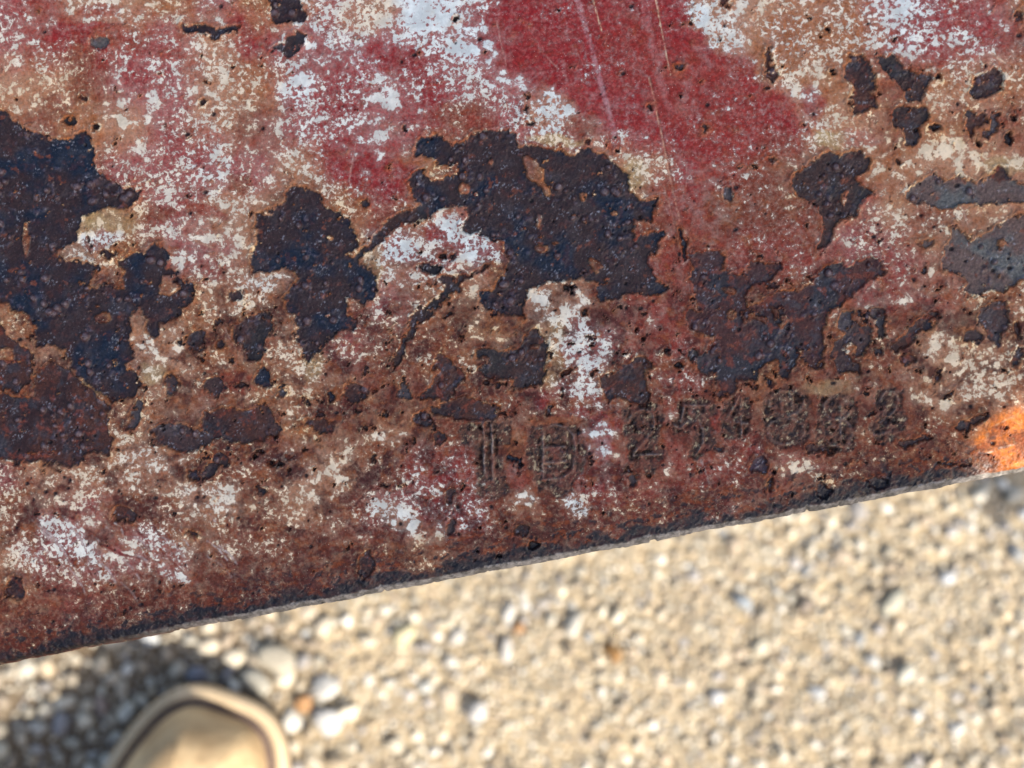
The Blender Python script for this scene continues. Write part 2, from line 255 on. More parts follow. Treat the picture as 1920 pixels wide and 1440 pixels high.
# soft recolourings: x, y, rx, ry, deg, tint, chalk density (or None), warmth, strength
BLOBS = [
 (1700, 868, 110, 16, -10, 'D', .15, .8, .7), (1650, 800, 60, 22, 0, 'D', .25, .8, .5), (1320, 930, 200, 14, -11, 'D', .3, .8, .5), (1000, 1000, 130, 24, -11, 'D', .2, .8, .55), (600, 1060, 160, 26, -10, 'D', .25, .8, .5), (1440, 790, 150, 30, -6, 'D', .3, .8, .35), (640, 790, 60, 40, 0, 'D', .2, .8, .4),
 (1330, 190, 130, 80, 35, 'r', .14, .3, .45), (1180, 90, 60, 70, 0, 'r', .10, .2, .35), (1000, 90, 60, 60, 0, 'R', .02, .2, .8),
 (155, 57, 70, 14, -8, 'R', .15, .3, .9), (185, 20, 40, 14, 0, 'r', .3, .3, .7), (450, 45, 25, 18, 20, 'R', .15, .3, .8), (320, 100, 28, 12, 10, 'r', .15, .5, .8), (735, 105, 60, 26, 12, 'R', .18, .1, .9),
 (255, 150, 25, 22, 0, 'R', .25, .4, .8), (360, 265, 60, 40, 0, 'R', .45, .3, .5), (680, 320, 75, 45, 15, 'R', .18, .2, .9), (750, 345, 40, 35, 0, 'R', .2, .2, .8), (385, 395, 50, 12, 15, 'r', .2, .5, .8),
 (305, 400, 28, 16, 0, 'B', .15, .7, .8), (215, 415, 40, 22, 10, 'Y', .6, .8, .5), (450, 345, 28, 20, 0, 'B', .2, .8, .7), (150, 110, 30, 25, 0, 'B', .2, .8, .7), (100, 200, 25, 18, 0, 'B', .25, .8, .7),
 (860, 215, 55, 22, 0, 'B', .3, .6, .7), (900, 228, 40, 14, 0, 'r', .1, .6, .8), (1030, 205, 45, 40, 0, 'T', .95, .1, .7), (1040, 262, 50, 12, 10, 'Y', .7, .8, .8), (1190, 325, 22, 30, 0, 'Y', .65, .7, .8),
 (1090, 235, 35, 22, 0, 'B', .4, .7, .6), (800, 20, 60, 40, 10, 'P', 1.0, 0, .9), (880, 85, 45, 35, 20, 'P', .85, 0, .7), (680, 30, 50, 30, 0, 'T', .85, .6, .7), (560, 160, 35, 45, 30, 'P', .9, 0, .7),
 (1350, 50, 35, 60, -40, 'T', .95, .3, .8), (1310, 22, 20, 25, 0, 'T', 1.0, .05, .9), (1470, 55, 40, 30, 0, 'O', .45, .35, .8), (1480, 90, 50, 18, 0, 'O', .45, .35, .7), (1705, 15, 30, 18, 35, 'P', 1.0, 0, .9),
 (1745, 25, 40, 20, 0, 'R', .4, .1, .7), (1860, 40, 60, 40, 20, 'R', .35, .2, .7), (1690, 65, 25, 18, 0, 'r', .45, .1, .7), (1525, 190, 24, 30, 0, 'R', .5, .1, .8), (1560, 262, 28, 14, 0, 'Y', .6, .7, .8),
 (1440, 130, 26, 30, 40, 'T', .8, .5, .7), (1610, 260, 40, 18, 0, 'P', .5, .3, .5), (1790, 290, 60, 25, 0, 'T', .85, .7, .8), (1880, 310, 40, 18, 0, 'Y', .7, .7, .7), (1740, 190, 50, 20, 0, 'T', .75, .7, .7),
 (735, 460, 50, 32, 25, 'P', .92, .05, .9), (880, 450, 62, 35, 25, 'R', .85, .05, .9), (815, 435, 18, 18, 0, 'R', .2, .1, .8), (770, 495, 40, 10, 0, 'B', .3, .7, .6), (700, 500, 14, 60, 0, 'Y', .7, .7, .6),
 (880, 600, 60, 26, 5, 'O', .65, .8, .7), (930, 520, 20, 30, 0, 'O', .5, .9, .7), (1010, 570, 26, 45, -25, 'T', 1.0, .35, .95), (1075, 560, 30, 30, 0, 'T', .9, .4, .8), (1100, 650, 42, 62, -15, 'P', 1.0, .2, .9),
 (1030, 625, 26, 30, 0, 'Y', .85, .5, .6), (1035, 690, 25, 40, 0, 'Y', .6, .7, .7), (915, 625, 50, 14, 0, 'O', .55, .9, .8), (840, 640, 60, 30, 0, 'B', .3, .8, .8), (1100, 735, 60, 20, 15, 'R', .8, .25, .8),
 (1008, 751, 12, 16, 0, 'R', .0, .1, 1.0), (1130, 790, 60, 16, 10, 'R', .3, .3, .9), (1120, 830, 30, 40, 0, 'P', .8, .05, .8), (1100, 905, 50, 20, 0, 'R', .4, .3, .7), (1075, 945, 16, 30, -40, 'T', 1.0, .1, .9),
 (985, 935, 24, 14, 0, 'T', .9, .3, .8), (850, 895, 40, 14, 0, 'R', .35, .2, .8), (740, 965, 50, 22, 20, 'T', 1.0, .2, .9), (860, 970, 55, 40, 0, 'R', .62, .2, .9), (740, 820, 45, 10, 0, 'T', .8, .5, .8),
 (880, 870, 30, 40, 0, 'r', .35, .3, .6), (1045, 790, 50, 14, 0, 'O', .1, .8, .9), (965, 830, 26, 30, 0, 'O', .08, .8, .9), (970, 890, 24, 26, 0, 'r', .05, .3, .8), (1420, 855, 22, 14, 20, 'R', .1, .2, .9),
 (1340, 790, 14, 26, 0, 'R', .05, .3, .9), (1450, 900, 80, 20, 0, 'r', .35, .7, .5), (1550, 900, 70, 18, -5, 'B', .6, .75, .8), (1590, 820, 60, 10, -12, 'O', .6, .8, .5), (1550, 730, 50, 16, 0, 'Y', .6, .8, .7),
 (1440, 705, 22, 22, 0, 'O', .35, .85, .95), (1320, 560, 22, 70, 0, 'r', .2, .3, .7), (1260, 590, 35, 60, 0, 'r', .12, .4, .8), (1260, 500, 22, 60, 0, 'r', .15, .5, .8), (1290, 440, 28, 30, 0, 'r', .08, .5, .8),
 (1380, 470, 60, 30, 0, 'r', .2, .4, .7), (1480, 350, 26, 50, 0, 'B', .2, .8, .7), (1470, 270, 50, 26, 20, 'B', .25, .5, .4), (1690, 510, 120, 50, 0, 'r', .45, .6, .4), (1625, 460, 60, 40, 0, 'P', .55, .5, .5),
 (1850, 700, 90, 45, -10, 'T', .85, .7, .9), (1790, 740, 60, 30, 0, 'T', .75, .65, .8), (1620, 560, 30, 20, 0, 'P', .6, .4, .6), (1690, 600, 28, 20, 0, 'B', .2, .8, .7), (1640, 690, 60, 14, 0, 'B', .25, .8, .6),
 (120, 1000, 70, 26, 35, 'P', .85, .15, .8), (150, 1040, 70, 26, 35, 'P', .82, .2, .8), (300, 1020, 70, 22, 35, 'P', .78, .25, .7), (330, 1080, 40, 14, 30, 'P', .75, .2, .7), (200, 1010, 60, 8, 25, 'B', .2, .5, .6),
 (400, 930, 60, 26, 10, 'T', .85, .4, .8), (280, 860, 60, 22, 10, 'T', .85, .4, .8), (600, 900, 60, 40, 0, 'T', .7, .6, .6), (480, 990, 80, 22, 5, 'B', .3, .8, .6), (240, 950, 50, 22, 0, 'B', .2, .6, .7),
 (60, 945, 50, 16, 10, 'B', .25, .7, .6), (310, 885, 50, 12, -15, 'B', .3, .5, .5), (540, 840, 60, 22, 10, 'B', .35, .6, .7), (530, 870, 45, 22, 10, 'D', .3, .4, .7), (130, 1130, 160, 26, -5, 'B', .15, .8, .6),
 (790, 1045, 40, 16, 0, 'O', .5, .8, .7), (720, 870, 90, 12, -38, 'D', .1, .7, .8), (660, 930, 60, 10, -38, 'D', .1, .7, .6), (600, 720, 30, 40, 0, 'O', .6, .7, .5), (585, 680, 20, 30, 0, 'Y', .7, .6, .7),
 (530, 560, 26, 20, 0, 'O', .45, .7, .6), (450, 640, 60, 20, 0, 'B', .3, .8, .7), (450, 715, 40, 20, 0, 'r', .1, .8, .8), (350, 590, 40, 30, 0, 'O', .35, .8, .7), (270, 660, 20, 60, 0, 'T', .7, .4, .7),
 (290, 700, 26, 20, 0, 'Y', .75, .6, .8), (30, 720, 26, 70, 0, 'O', .2, .9, .8), (180, 720, 26, 16, 30, 'Y', .3, .8, .7), (30, 600, 30, 20, 20, 'O', .6, .8, .8), (560, 510, 12, 6, 0, 'Y', .7, .5, .8),
 (500, 525, 50, 20, 0, 'T', .85, .2, .6), (190, 450, 40, 16, 0, 'P', .85, .05, .8), (330, 480, 40, 40, 0, 'P', .8, .3, .6), (240, 480, 20, 16, 0, 'O', .3, .9, .8), (690, 740, 60, 40, 0, 'B', .15, .7, .7),
 (780, 710, 40, 22, 0, 'B', .35, .8, .5), (860, 770, 60, 16, 0, 'D', .1, .8, .6), (1000, 610, 30, 12, 0, 'O', .6, .9, .6), (1150, 590, 40, 20, 0, 'D', .15, .8, .6), (1170, 690, 30, 16, 0, 'B', .15, .8, .7),
 (1210, 720, 26, 20, 0, 'r', .25, .4, .5), (1480, 560, 14, 10, 0, 'O', .2, .9, .7), (1500, 660, 60, 30, 0, 'D', .15, .8, .6), (1410, 640, 70, 60, 0, 'D', .12, .7, .5), (1400, 590, 60, 60, 0, 'D', .1, .7, .5),
 (1740, 870, 80, 22, -8, 'B', .12, .9, .8), (1890, 850, 60, 60, 0, 'S', -.4, 1, .95), (1900, 800, 50, 30, 0, 'S', -.4, 1, .95), (1960, 860, 60, 90, 0, 'S', -.4, 1, .95), (1700, 905, 120, 14, -11, 'O', .25, .9, .6), (1240, 960, 120, 26, -11, 'B', .3, .85, .5),  # S blobs paint sunlit orange into the right plate corner
]
LINES = [  # polyline, half width, colour, strength (scratches, scuffs and streaks)
 ([(1083, 0), (1107, 83), (1128, 160), (1153, 253)], 6, srgb(196, 156, 156), .42), ([(1205, -10), (1220, 67), (1240, 150), (1257, 213)], 9, srgb(180, 124, 118), .32),
 ([(1230, 0), (1243, 70), (1257, 140)], 1.1, srgb(214, 186, 150), .9), ([(1218, 147), (1240, 250), (1262, 360), (1275, 415)], 1.3, srgb(200, 150, 120), .8), ([(1220, 147), (1243, 250), (1266, 360), (1280, 418)], 1.6, srgb(96, 44, 34), .7),
 ([(1110, -5), (1128, 57)], 1.0, srgb(214, 190, 150), .8), ([(1447, 147), (1490, 190), (1527, 236)], 1.6, srgb(190, 150, 130), .7), ([(1245, 350), (1262, 410), (1275, 470)], 1.4, srgb(196, 150, 122), .6),
 ([(1315, 863), (1324, 890), (1340, 930), (1352, 960)], 2.0, srgb(180, 170, 160), .8), ([(757, 1003), (748, 1030), (738, 1060)], 1.3, srgb(60, 40, 38), .8), ([(115, 1025), (150, 1070), (170, 1095)], 2.6, srgb(110, 40, 34), .9),
 ([(185, 1020), (230, 1040), (300, 1055)], 2.0, srgb(110, 40, 34), .8), ([(300, 1030), (330, 1060), (352, 1082)], 2.0, srgb(120, 44, 36), .8), ([(340, 440), (400, 465), (440, 490)], 1.1, srgb(208, 170, 140), .8),
 ([(0, 0), (30, 14)], 1.0, srgb(210, 190, 170), .5), ([(165, 20), (195, 42)], 1.4, srgb(215, 195, 160), .8), ([(1627, 845), (1628, 880)], 2.0, srgb(40, 26, 26), .8), ([(1652, 850), (1653, 900)], 2.2, srgb(44, 28, 26), .8),
 ([(1700, 60), (1700, 130)], 1.0, srgb(215, 190, 180), .4), ([(1586, 860), (1640, 880), (1700, 884)], 1.1, srgb(50, 34, 30), .5), ([(905, 415), (917, 420)], 1.2, srgb(190, 185, 190), .9),
 ([(640, 60), (700, 130), (760, 160)], .8, srgb(210, 190, 190), .5), ([(660, 110), (690, 160)], .9, srgb(220, 210, 210), .6), ([(1860, 100), (1885, 118)], 1.2, srgb(225, 205, 170), .8),
 ([(760, 850), (720, 890), (640, 975)], 2.4, srgb(70, 28, 28), .8), ([(1900, 780), (1860, 800)], 1.2, srgb(230, 190, 150), .6), ([(1870, 842), (1905, 832)], 1.4, srgb(225, 200, 180), .8), ([(1840, 852), (1862, 846)], 1.0, srgb(225, 200, 180), .7),
]

# --------------------------------------------------------------- signed distance rasters (3 px cells)
CELL = 3.0
RX0, RY0 = -120.0, -120.0
RW, RH = int((2040 + 120) / CELL), int((1320 + 120) / CELL)
rx, ry = np.meshgrid(RX0 + CELL * np.arange(RW), RY0 + CELL * np.arange(RH))

def seg_d(x, y, a, b):
    ax, ay = a; bx, by = b
    dx, dy = bx - ax, by - ay
    t = np.clip(((x - ax) * dx + (y - ay) * dy) / max(dx * dx + dy * dy, 1e-9), 0, 1)
    return np.hypot(x - ax - t * dx, y - ay - t * dy), t

def poly_sd(poly, x, y):
    d = np.full(x.shape, 1e9); ins = np.zeros(x.shape, bool)
    n = len(poly)
    for i in range(n):
        a, b = poly[i], poly[(i + 1) % n]
        d = np.minimum(d, seg_d(x, y, a, b)[0])
        c = (a[1] > y) != (b[1] > y)
        if abs(b[1] - a[1]) > 1e-9:
            ins ^= c & (x < (b[0] - a[0]) * (y - a[1]) / (b[1] - a[1]) + a[0])
    return np.where(ins, d, -d)

def boxed(raster, lo, hi, fn, pad=70, ids=None, idn=0):
    i0 = max(int((lo[0] - pad - RX0) / CELL), 0); i1 = min(int((hi[0] + pad - RX0) / CELL) + 2, RW)
    j0 = max(int((lo[1] - pad - RY0) / CELL), 0); j1 = min(int((hi[1] + pad - RY0) / CELL) + 2, RH)
    if i1 <= i0 or j1 <= j0: return
    x, y = rx[j0:j1, i0:i1], ry[j0:j1, i0:i1]
    v = fn(x, y)
    sub = raster[j0:j1, i0:i1]
    m = v > sub
    sub[m] = v[m]
    if ids is not None:
        ids[j0:j1, i0:i1][m] = idn

def chain_sd(ch, x, y):
    best = np.full(x.shape, -1e9)
    for (ax, ay, aw), (bx, by, bw) in zip(ch[:-1], ch[1:]):
        d, t = seg_d(x, y, (ax, ay), (bx, by))
        best = np.maximum(best, aw + (bw - aw) * t - d)
    return best

def dot_sd(cx, cy, a, b, x, y):
    k = np.hypot((x - cx) / a, (y - cy) / b)
    return (1 - k) * min(a, b)

sd_r = np.full(rx.shape, -70.0); id_r = np.zeros(rx.shape, np.int32) - 1
hole_r = np.full(rx.shape, -70.0)
stamp_r = np.full(rx.shape, -70.0); sid_r = np.zeros(rx.shape, np.int32) - 1
classes = []
for cls, poly in PATCH:
    boxed(sd_r, poly.min(0), poly.max(0), lambda x, y: poly_sd(poly, x, y), ids=id_r, idn=len(classes)); classes.append(cls)
for cls, ch in CHAIN:
    p = np.array(ch)[:, :2]
    boxed(sd_r, p.min(0), p.max(0), lambda x, y: chain_sd(ch, x, y), ids=id_r, idn=len(classes)); classes.append(cls)
for (x0, y0, a, b, cls) in DOTS:
    boxed(sd_r, (x0 - a, y0 - b), (x0 + a, y0 + b), lambda x, y: dot_sd(x0, y0, a, b, x, y), pad=50, ids=id_r, idn=len(classes)); classes.append(cls)
for poly in HOLES:
    boxed(hole_r, poly.min(0), poly.max(0), lambda x, y: poly_sd(poly, x, y))
for (x0, y0, a, b) in HOLE_DOTS:
    boxed(hole_r, (x0 - a, y0 - b), (x0 + a, y0 + b), lambda x, y: dot_sd(x0, y0, a, b, x, y))
for k, (ch, txt, strokes) in enumerate(CHARS):
    poly = pp(txt)
    boxed(stamp_r, poly.min(0), poly.max(0), lambda x, y: poly_sd(poly, x, y), ids=sid_r, idn=k)

def rs(raster, x, y):
    gx = np.clip((x - RX0) / CELL, 0, RW - 1.001); gy = np.clip((y - RY0) / CELL, 0, RH - 1.001)
    ix, iy = gx.astype(int), gy.astype(int); fx, fy = gx - ix, gy - iy
    return (raster[iy, ix] * (1 - fx) + raster[iy, ix + 1] * fx) * (1 - fy) + (raster[iy + 1, ix] * (1 - fx) + raster[iy + 1, ix + 1] * fx) * fy

def rid(raster, x, y):
    gx = np.clip(np.round((x - RX0) / CELL), 0, RW - 1).astype(int); gy = np.clip(np.round((y - RY0) / CELL), 0, RH - 1).astype(int)
    return raster[gy, gx]

# --------------------------------------------------------------- the dense face grid, laid out along the straight edge of the plate
STEP = 1.85
grow = np.cumsum(np.array([2.2, 2.6, 3, 3.5, 4, 5, 6, 7, 8] + [9.0] * 24))
us = np.concatenate([-25 - grow[::-1], np.arange(-25, 2155, STEP), 2155 + grow])
ds = np.concatenate([np.arange(0, 1262, STEP), 1262 + grow])
# profile rows below the face: side wall and underside (d, z)
extra = [(900, -105), (60, -105), (6, -105), (1.5, -98), (0.2, -80), (-0.4, -50), (-0.5, -30)]
nu = len(us); nd = len(ds); ne = len(extra)
uu, dd = np.meshgrid(us, ds)
x_l = uu.ravel() * U; y_l = dd.ravel() * U
P3 = E0[None, :] + x_l[:, None] * EX[None, :] + y_l[:, None] * EY[None, :]
fx, fy = project(P3)
fx = fx.astype(np.float32); fy = fy.astype(np.float32)
D = dd.ravel().astype(np.float32); Uc = uu.ravel().astype(np.float32)

rfx = np.where(fx < 0, -fx, np.where(fx > 1920, 3840 - fx, fx)); rfy = np.where(fy < 0, -fy, fy)
w1x = fbm(fx, fy, 34, 4, 1, .6); w1y = fbm(fx, fy, 34, 4, 2, .6)
wfx = fbm(fx, fy, 9, 3, 3, .6); wfy = fbm(fx, fy, 9, 3, 4, .6)
sx = rfx + w1x * 15 + wfx * 4; sy = rfy + w1y * 15 + wfy * 4
sd = rs(sd_r, sx, sy)
hole = rs(hole_r, rfx + w1x * 6 + wfx * 2, rfy + w1y * 6 + wfy * 2)
sd = np.minimum(sd, -hole)
pid = rid(id_r, sx, sy)
ragged = np.where(sd > -40, 1, 0) * (4.5 * fbm(fx, fy, 15, 4, 66, .6))
sd = sd + ragged
# satellites: small scabs scattered round the patches and over the lower middle
zone = sstep(440, 560, fy) * sstep(930, 860, fy) * sstep(-.25, .15, fbm(fx, fy, 130, 3, 67)) + .8 * sstep(-60, -8, sd) * sstep(-.1, .25, fbm(fx, fy, 80, 3, 69))
zone2 = np.exp(-(((fx - 1480) / 230) ** 2 + ((fy - 620) / 120) ** 2)) + np.exp(-(((fx - 820) / 150) ** 2 + ((fy - 730) / 70) ** 2)) * .6
lace = (.47 - fbm(fx, fy, 21, 4, 81, .6) - .10 * np.exp(-np.clip(sd, 0, 99) / 14)) * 60
sd = np.where(sd > -12, np.minimum(sd, lace), sd)
sat = (fbm(fx, fy, 27, 5, 68, .58) - .50 + .13 * np.clip(zone, 0, 1.2) + .13 * zone2) * 60
sd = np.maximum(sd, np.minimum(sat, 9))
st = rs(stamp_r, fx + w1x * 6 + wfx * 3, fy + w1y * 6 + wfy * 3)
sid = rid(sid_r, fx + w1x * 6 + wfx * 3, fy + w1y * 6 + wfy * 3)

# tiny random pits, more of them low down and to the right
pits = np.zeros(fx.shape, np.float32); pitc = np.zeros(fx.shape, np.float32)
idx_of = lambda u, d: (int(round((d) / STEP)), int(round((u + 25) / STEP)) + len(grow))
for _ in range(520):
    u0 = random.uniform(0, 2130); d0 = random.uniform(8, 1230) if random.random() < .35 else random.uniform(60, 700)
    r = random.choice([1.5, 2, 2, 2.6, 3.4, 4.8])
    j, i = idx_of(u0, d0); m = int(r * 3 / STEP) + 2
    j0, j1, i0, i1 = max(j - m, 0), min(j + m, nd), max(i - m, 0), min(i + m, nu)
    if j1 <= j0 or i1 <= i0: continue
    asp = random.uniform(.7, 1.5)
    q = np.hypot((uu[j0:j1, i0:i1] - u0) / asp, dd[j0:j1, i0:i1] - d0) / r
    pv = pits.reshape(nd, nu)[j0:j1, i0:i1]; pc = pitc.reshape(nd, nu)[j0:j1, i0:i1]
    np.maximum(pv, np.clip(1.3 - q, 0, 1), out=pv)
    np.maximum(pc, np.clip(1 - q / 3.2, 0, 1) * (.7 if r > 2.2 else .2), out=pc)

# base colour and chalkiness
gwx = fbm(fx, fy, 60, 4, 5, .6) * 46; gwy = fbm(fx, fy, 60, 4, 6, .6) * 46
G = sample_grid(rfx + gwx, rfy + gwy)
tint = G[:, :3].copy(); dens = G[:, 3].copy(); warm = G[:, 4].copy()
bx = rfx + w1x * 16 + gwx * .25; by = rfy + w1y * 16 + gwy * .25
RED = pp("960,-40 1285,-40 1310,45 1370,80 1430,150 1520,240 1480,280 1400,265 1330,300 1260,260 1200,265 1130,180 1060,170 1000,130 950,105 925,60")
rsd = rs_red = None
red_r = np.full(rx.shape, -70.0)
boxed(red_r, RED.min(0), RED.max(0), lambda x, y: poly_sd(RED, x, y))
rsd = rs(red_r, fx + w1x * 26 + wfx * 6, fy + w1y * 26 + wfy * 6)
k = sstep(-34, 26, rsd + 22 * fbm(fx, fy, 14, 4, 65, .65))
tint = tint * (1 - k[:, None]) + PAL['R'] * k[:, None]; dens = dens * (1 - k) + (.03 + .22 * sstep(-.1, .7, perlin(fx / 60, fy / 45) + .5 * perlin(fx / 17, fy / 15))) * k; warm = warm * (1 - .6 * k)
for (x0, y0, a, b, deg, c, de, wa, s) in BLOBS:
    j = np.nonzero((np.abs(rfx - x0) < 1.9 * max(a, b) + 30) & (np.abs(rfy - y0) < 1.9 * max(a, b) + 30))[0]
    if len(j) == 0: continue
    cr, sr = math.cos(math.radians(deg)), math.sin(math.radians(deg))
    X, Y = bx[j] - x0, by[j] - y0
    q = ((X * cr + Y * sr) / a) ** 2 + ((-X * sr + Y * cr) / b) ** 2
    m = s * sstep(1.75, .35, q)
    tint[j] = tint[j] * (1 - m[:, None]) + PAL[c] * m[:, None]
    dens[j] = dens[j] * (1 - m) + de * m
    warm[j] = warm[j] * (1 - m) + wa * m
nlow = fbm(fx, fy, 26, 4, 8, .6)
nmid = fbm(fx, fy, 75, 3, 9)
dens = .07 + .86 * dens; warm = np.clip(.14 + .86 * warm, 0, 1)
dens = np.clip(dens + .42 * nlow * (dens > .1) + .18 * nmid * (dens > .1), 0, 1.05)
tint = tint * (1 + .35 * fbm(fx, fy, 20, 4, 10, .6))[:, None]
# ochre and rust film that creeps out of each patch
rimn = .28 + 1.5 * fbm(fx, fy, 40, 3, 11)
out = np.clip(-sd, 0, 60)
rim = np.exp(-out / 9.0) * np.clip(rimn + .2, 0, 1) * (fy > 0)
rcol = srgb(176, 112, 62)
tint = tint * (1 - .6 * rim[:, None]) + rcol * .6 * rim[:, None]
warm = np.clip(warm + .45 * rim, 0, 1)
far = np.exp(-out / 24.0) * np.clip(.2 + 1.2 * fbm(fx, fy, 55, 3, 12), 0, 1)
tint = tint * (1 - .6 * far[:, None]) + PAL['B'] * .6 * far[:, None]
dens = dens * (1 - .25 * rim) * (1 - .45 * far)
# dark rust bleeding past the torn paint, more of it low on the plate
bleed = np.exp(-out / 17.0) * sstep(-.12, .26, fbm(fx, fy, 44, 4, 70, .6)) * (.35 + .65 * sstep(380, 600, fy)) * .85
tint = tint * (1 - bleed[:, None]) + srgb(76, 32, 26) * bleed[:, None]; dens = dens * (1 - .8 * bleed)
# pits and their rust haloes
tint = tint * (1 - .75 * pitc[:, None]) + srgb(92, 38, 30) * .75 * pitc[:, None]
dens = dens * (1 - .7 * pitc)

# streaks
rr = random.Random(5)
for _ in range(46):                        # scrapes at the lower left
    x0, y0 = rr.uniform(60, 420), rr.uniform(960, 1100); a_ = math.radians(rr.uniform(24, 52)); L_ = rr.uniform(14, 60)
    pale_ = rr.random() < .5
    LINES.append(([(x0, y0), (x0 + L_ * .5 * math.cos(a_), y0 + L_ * .5 * math.sin(a_)), (x0 + L_ * math.cos(a_ + .15), y0 + L_ * math.sin(a_ + .15))], rr.uniform(1.0, 2.6),
                  srgb(206, 196, 186) if pale_ else srgb(112, 44, 34), rr.uniform(.5, .9)))
for _ in range(60):                        # hair scratches all over
    x0, y0 = rr.uniform(0, 1900), rr.uniform(0, 1050); a_ = math.radians(rr.choice([rr.gauss(75, 14), rr.gauss(40, 14), rr.gauss(-35, 12)])); L_ = rr.uniform(20, 120)
    LINES.append(([(x0, y0), (x0 + L_ * math.cos(a_), y0 + L_ * math.sin(a_))], rr.uniform(.7, 1.2), srgb(206, 180, 160) if rr.random() < .7 else srgb(90, 40, 34), rr.uniform(.2, .5)))
for pts, hw, colr, s in LINES:
    P = np.array(pts, float); lo, hi = P.min(0) - hw * 3 - 8, P.max(0) + hw * 3 + 8
    j = np.nonzero((fx > lo[0]) & (fx < hi[0]) & (fy > lo[1]) & (fy < hi[1]))[0]
    if len(j) == 0: continue
    dl = np.full(len(j), 1e9)
    lx, ly = fx[j] + w1x[j] * 2 + wfx[j] * .6, fy[j] + w1y[j] * 2
    for a, b in zip(P[:-1], P[1:]): dl = np.minimum(dl, seg_d(lx, ly, a, b)[0])
    m = s * sstep(hw + 1.2, hw * .35, dl) * np.clip(.62 + 1.3 * wfx[j] + 1.4 * w1x[j], 0, 1)
    tint[j] = tint[j] * (1 - m[:, None]) + colr * m[:, None]
    dens[j] = dens[j] * (1 - m)

# dusty bloom on the paint, maroon smears and orange stains low on the plate
dust = .13 * sstep(-.05, .45, fbm(fx, fy, 46, 5, 50, .65)) + .14 * sstep(.0, .3, fbm(fx, fy, 11, 4, 51, .7))
tint = tint * (1 - dust[:, None]) + srgb(182, 138, 124) * dust[:, None]
lowm = sstep(470, 620, fy) * sstep(1120, 980, fy)
sm = lowm * sstep(.0, .28, fbm(fx, fy, 58, 4, 52, .6)) * .75
tint = tint * (1 - sm[:, None]) + srgb(66, 27, 24) * sm[:, None]; dens = dens * (1 - .75 * sm)
om = sstep(.08, .34, fbm(fx, fy, 34, 4, 53, .6)) * .5 * sstep(200, 500, fy)
tint = tint * (1 - om[:, None]) + srgb(150, 82, 40) * om[:, None]
eL = sstep(140, 25, D + 70 * nmid + 130 * nlow) * (.62 + .30 * sstep(1300, 300, Uc)) * sstep(1900, 1780, Uc)
tint = tint * (1 - .8 * eL[:, None]) + srgb(74, 30, 22) * .8 * eL[:, None]; dens = dens * (1 - .45 * eL)
oL = sstep(.02, .24, fbm(Uc * .5, D, 17, 4, 80, .65)) * sstep(160, 60, D) * .6
oL = oL * (.35 + .65 * sstep(250, 800, Uc))
tint = tint * (1 - oL[:, None]) + srgb(140, 66, 28) * oL[:, None]

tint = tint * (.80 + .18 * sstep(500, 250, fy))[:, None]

# bare mask and colours
bare = sstep(-.9, .9, sd)
cls_col = {'N': (srgb(12, 24, 40), srgb(48, 30, 28)), 'M': (srgb(46, 25, 22), srgb(70, 37, 24)), 'E': (srgb(40, 32, 30), srgb(58, 34, 26)), 'G': (srgb(74, 66, 66), srgb(62, 42, 38)),
           'H': (srgb(88, 88, 84), srgb(92, 72, 64)), 'Q': (srgb(42, 36, 40), srgb(66, 32, 26)), 'K': (srgb(18, 12, 14), srgb(30, 18, 18)), 'V': (srgb(90, 84, 96), srgb(70, 50, 56))}
pid = np.where(rs(sd_r, sx, sy) < -12, -1, pid)
CA = np.array([cls_col[c][0] for c in classes] + [cls_col['E'][0]]); CB = np.array([cls_col[c][1] for c in classes] + [cls_col['E'][1]])
nb = fbm(fx, fy, 42, 5, 13, .62)
brown_bias = sstep(-.26, .14, fbm(fx, fy, 95, 4, 54, .55) + .12 * np.exp(-np.clip(sd, 0, 99) / 9))
bc = CA[pid] * (1 - brown_bias[:, None]) + CB[pid] * brown_bias[:, None]
# rusty islands that reach into the bare steel
isl = sstep(.30, .42, fbm(fx, fy, 24, 4, 14, .6) + .08 * fbm(fx, fy, 90, 2, 15))
bc = bc * (1 - .75 * isl[:, None]) + srgb(112, 58, 36) * .75 * isl[:, None]
calm = sstep(-.18, .22, fbm(fx, fy, 70, 3, 73))
bump = (.35 + .65 * calm) * (.6 * fbm(fx, fy, 13, 4, 16, .65) + .6 * fbm(fx, fy, 34, 4, 74, .6))
bump2 = fbm(fx, fy, 5, 2, 17, .6)
lump = calm * np.clip(fbm(fx, fy, 16, 3, 18, .5) - .12, 0, 1) * 3.2
glint = sstep(.25, .7, lump + .3 * bump2)
bub = sstep(.05, .3, fbm(fx, fy, 30, 4, 55, .6)) * .55 * (np.array([1 if c in 'MQE' else .25 for c in classes] + [0])[pid])
bc = bc * (1 - bub[:, None]) + srgb(50, 52, 58) * bub[:, None]
bub2 = sstep(.14, .34, fbm(fx, fy, 26, 4, 56, .6)) * .6 * (np.array([1 if c in 'MQ' else .2 for c in classes] + [0])[pid])
bc = bc * (1 - bub2[:, None]) + srgb(120, 54, 32) * bub2[:, None]
veil = sstep(.0, .4, fbm(fx, fy, 50, 5, 57, .7)) * .22
bc = bc * (1 - veil[:, None]) + srgb(80, 76, 78) * veil[:, None]
bc = bc * (1 + .45 * bump[:, None]) * (1 - .25 * glint[:, None]) + srgb(112, 104, 118) * .20 * glint[:, None]
glint_specks = sstep(.12, .34, fbm(fx, fy, 26, 3, 71, .6)) * sstep(.12, .34, fbm(fx, fy, 5, 3, 72, .6)) * .55
bc = bc * (1 - glint_specks[:, None]) + srgb(152, 152, 158) * glint_specks[:, None]  # light grey speck clusters painted in as glints on bare steel
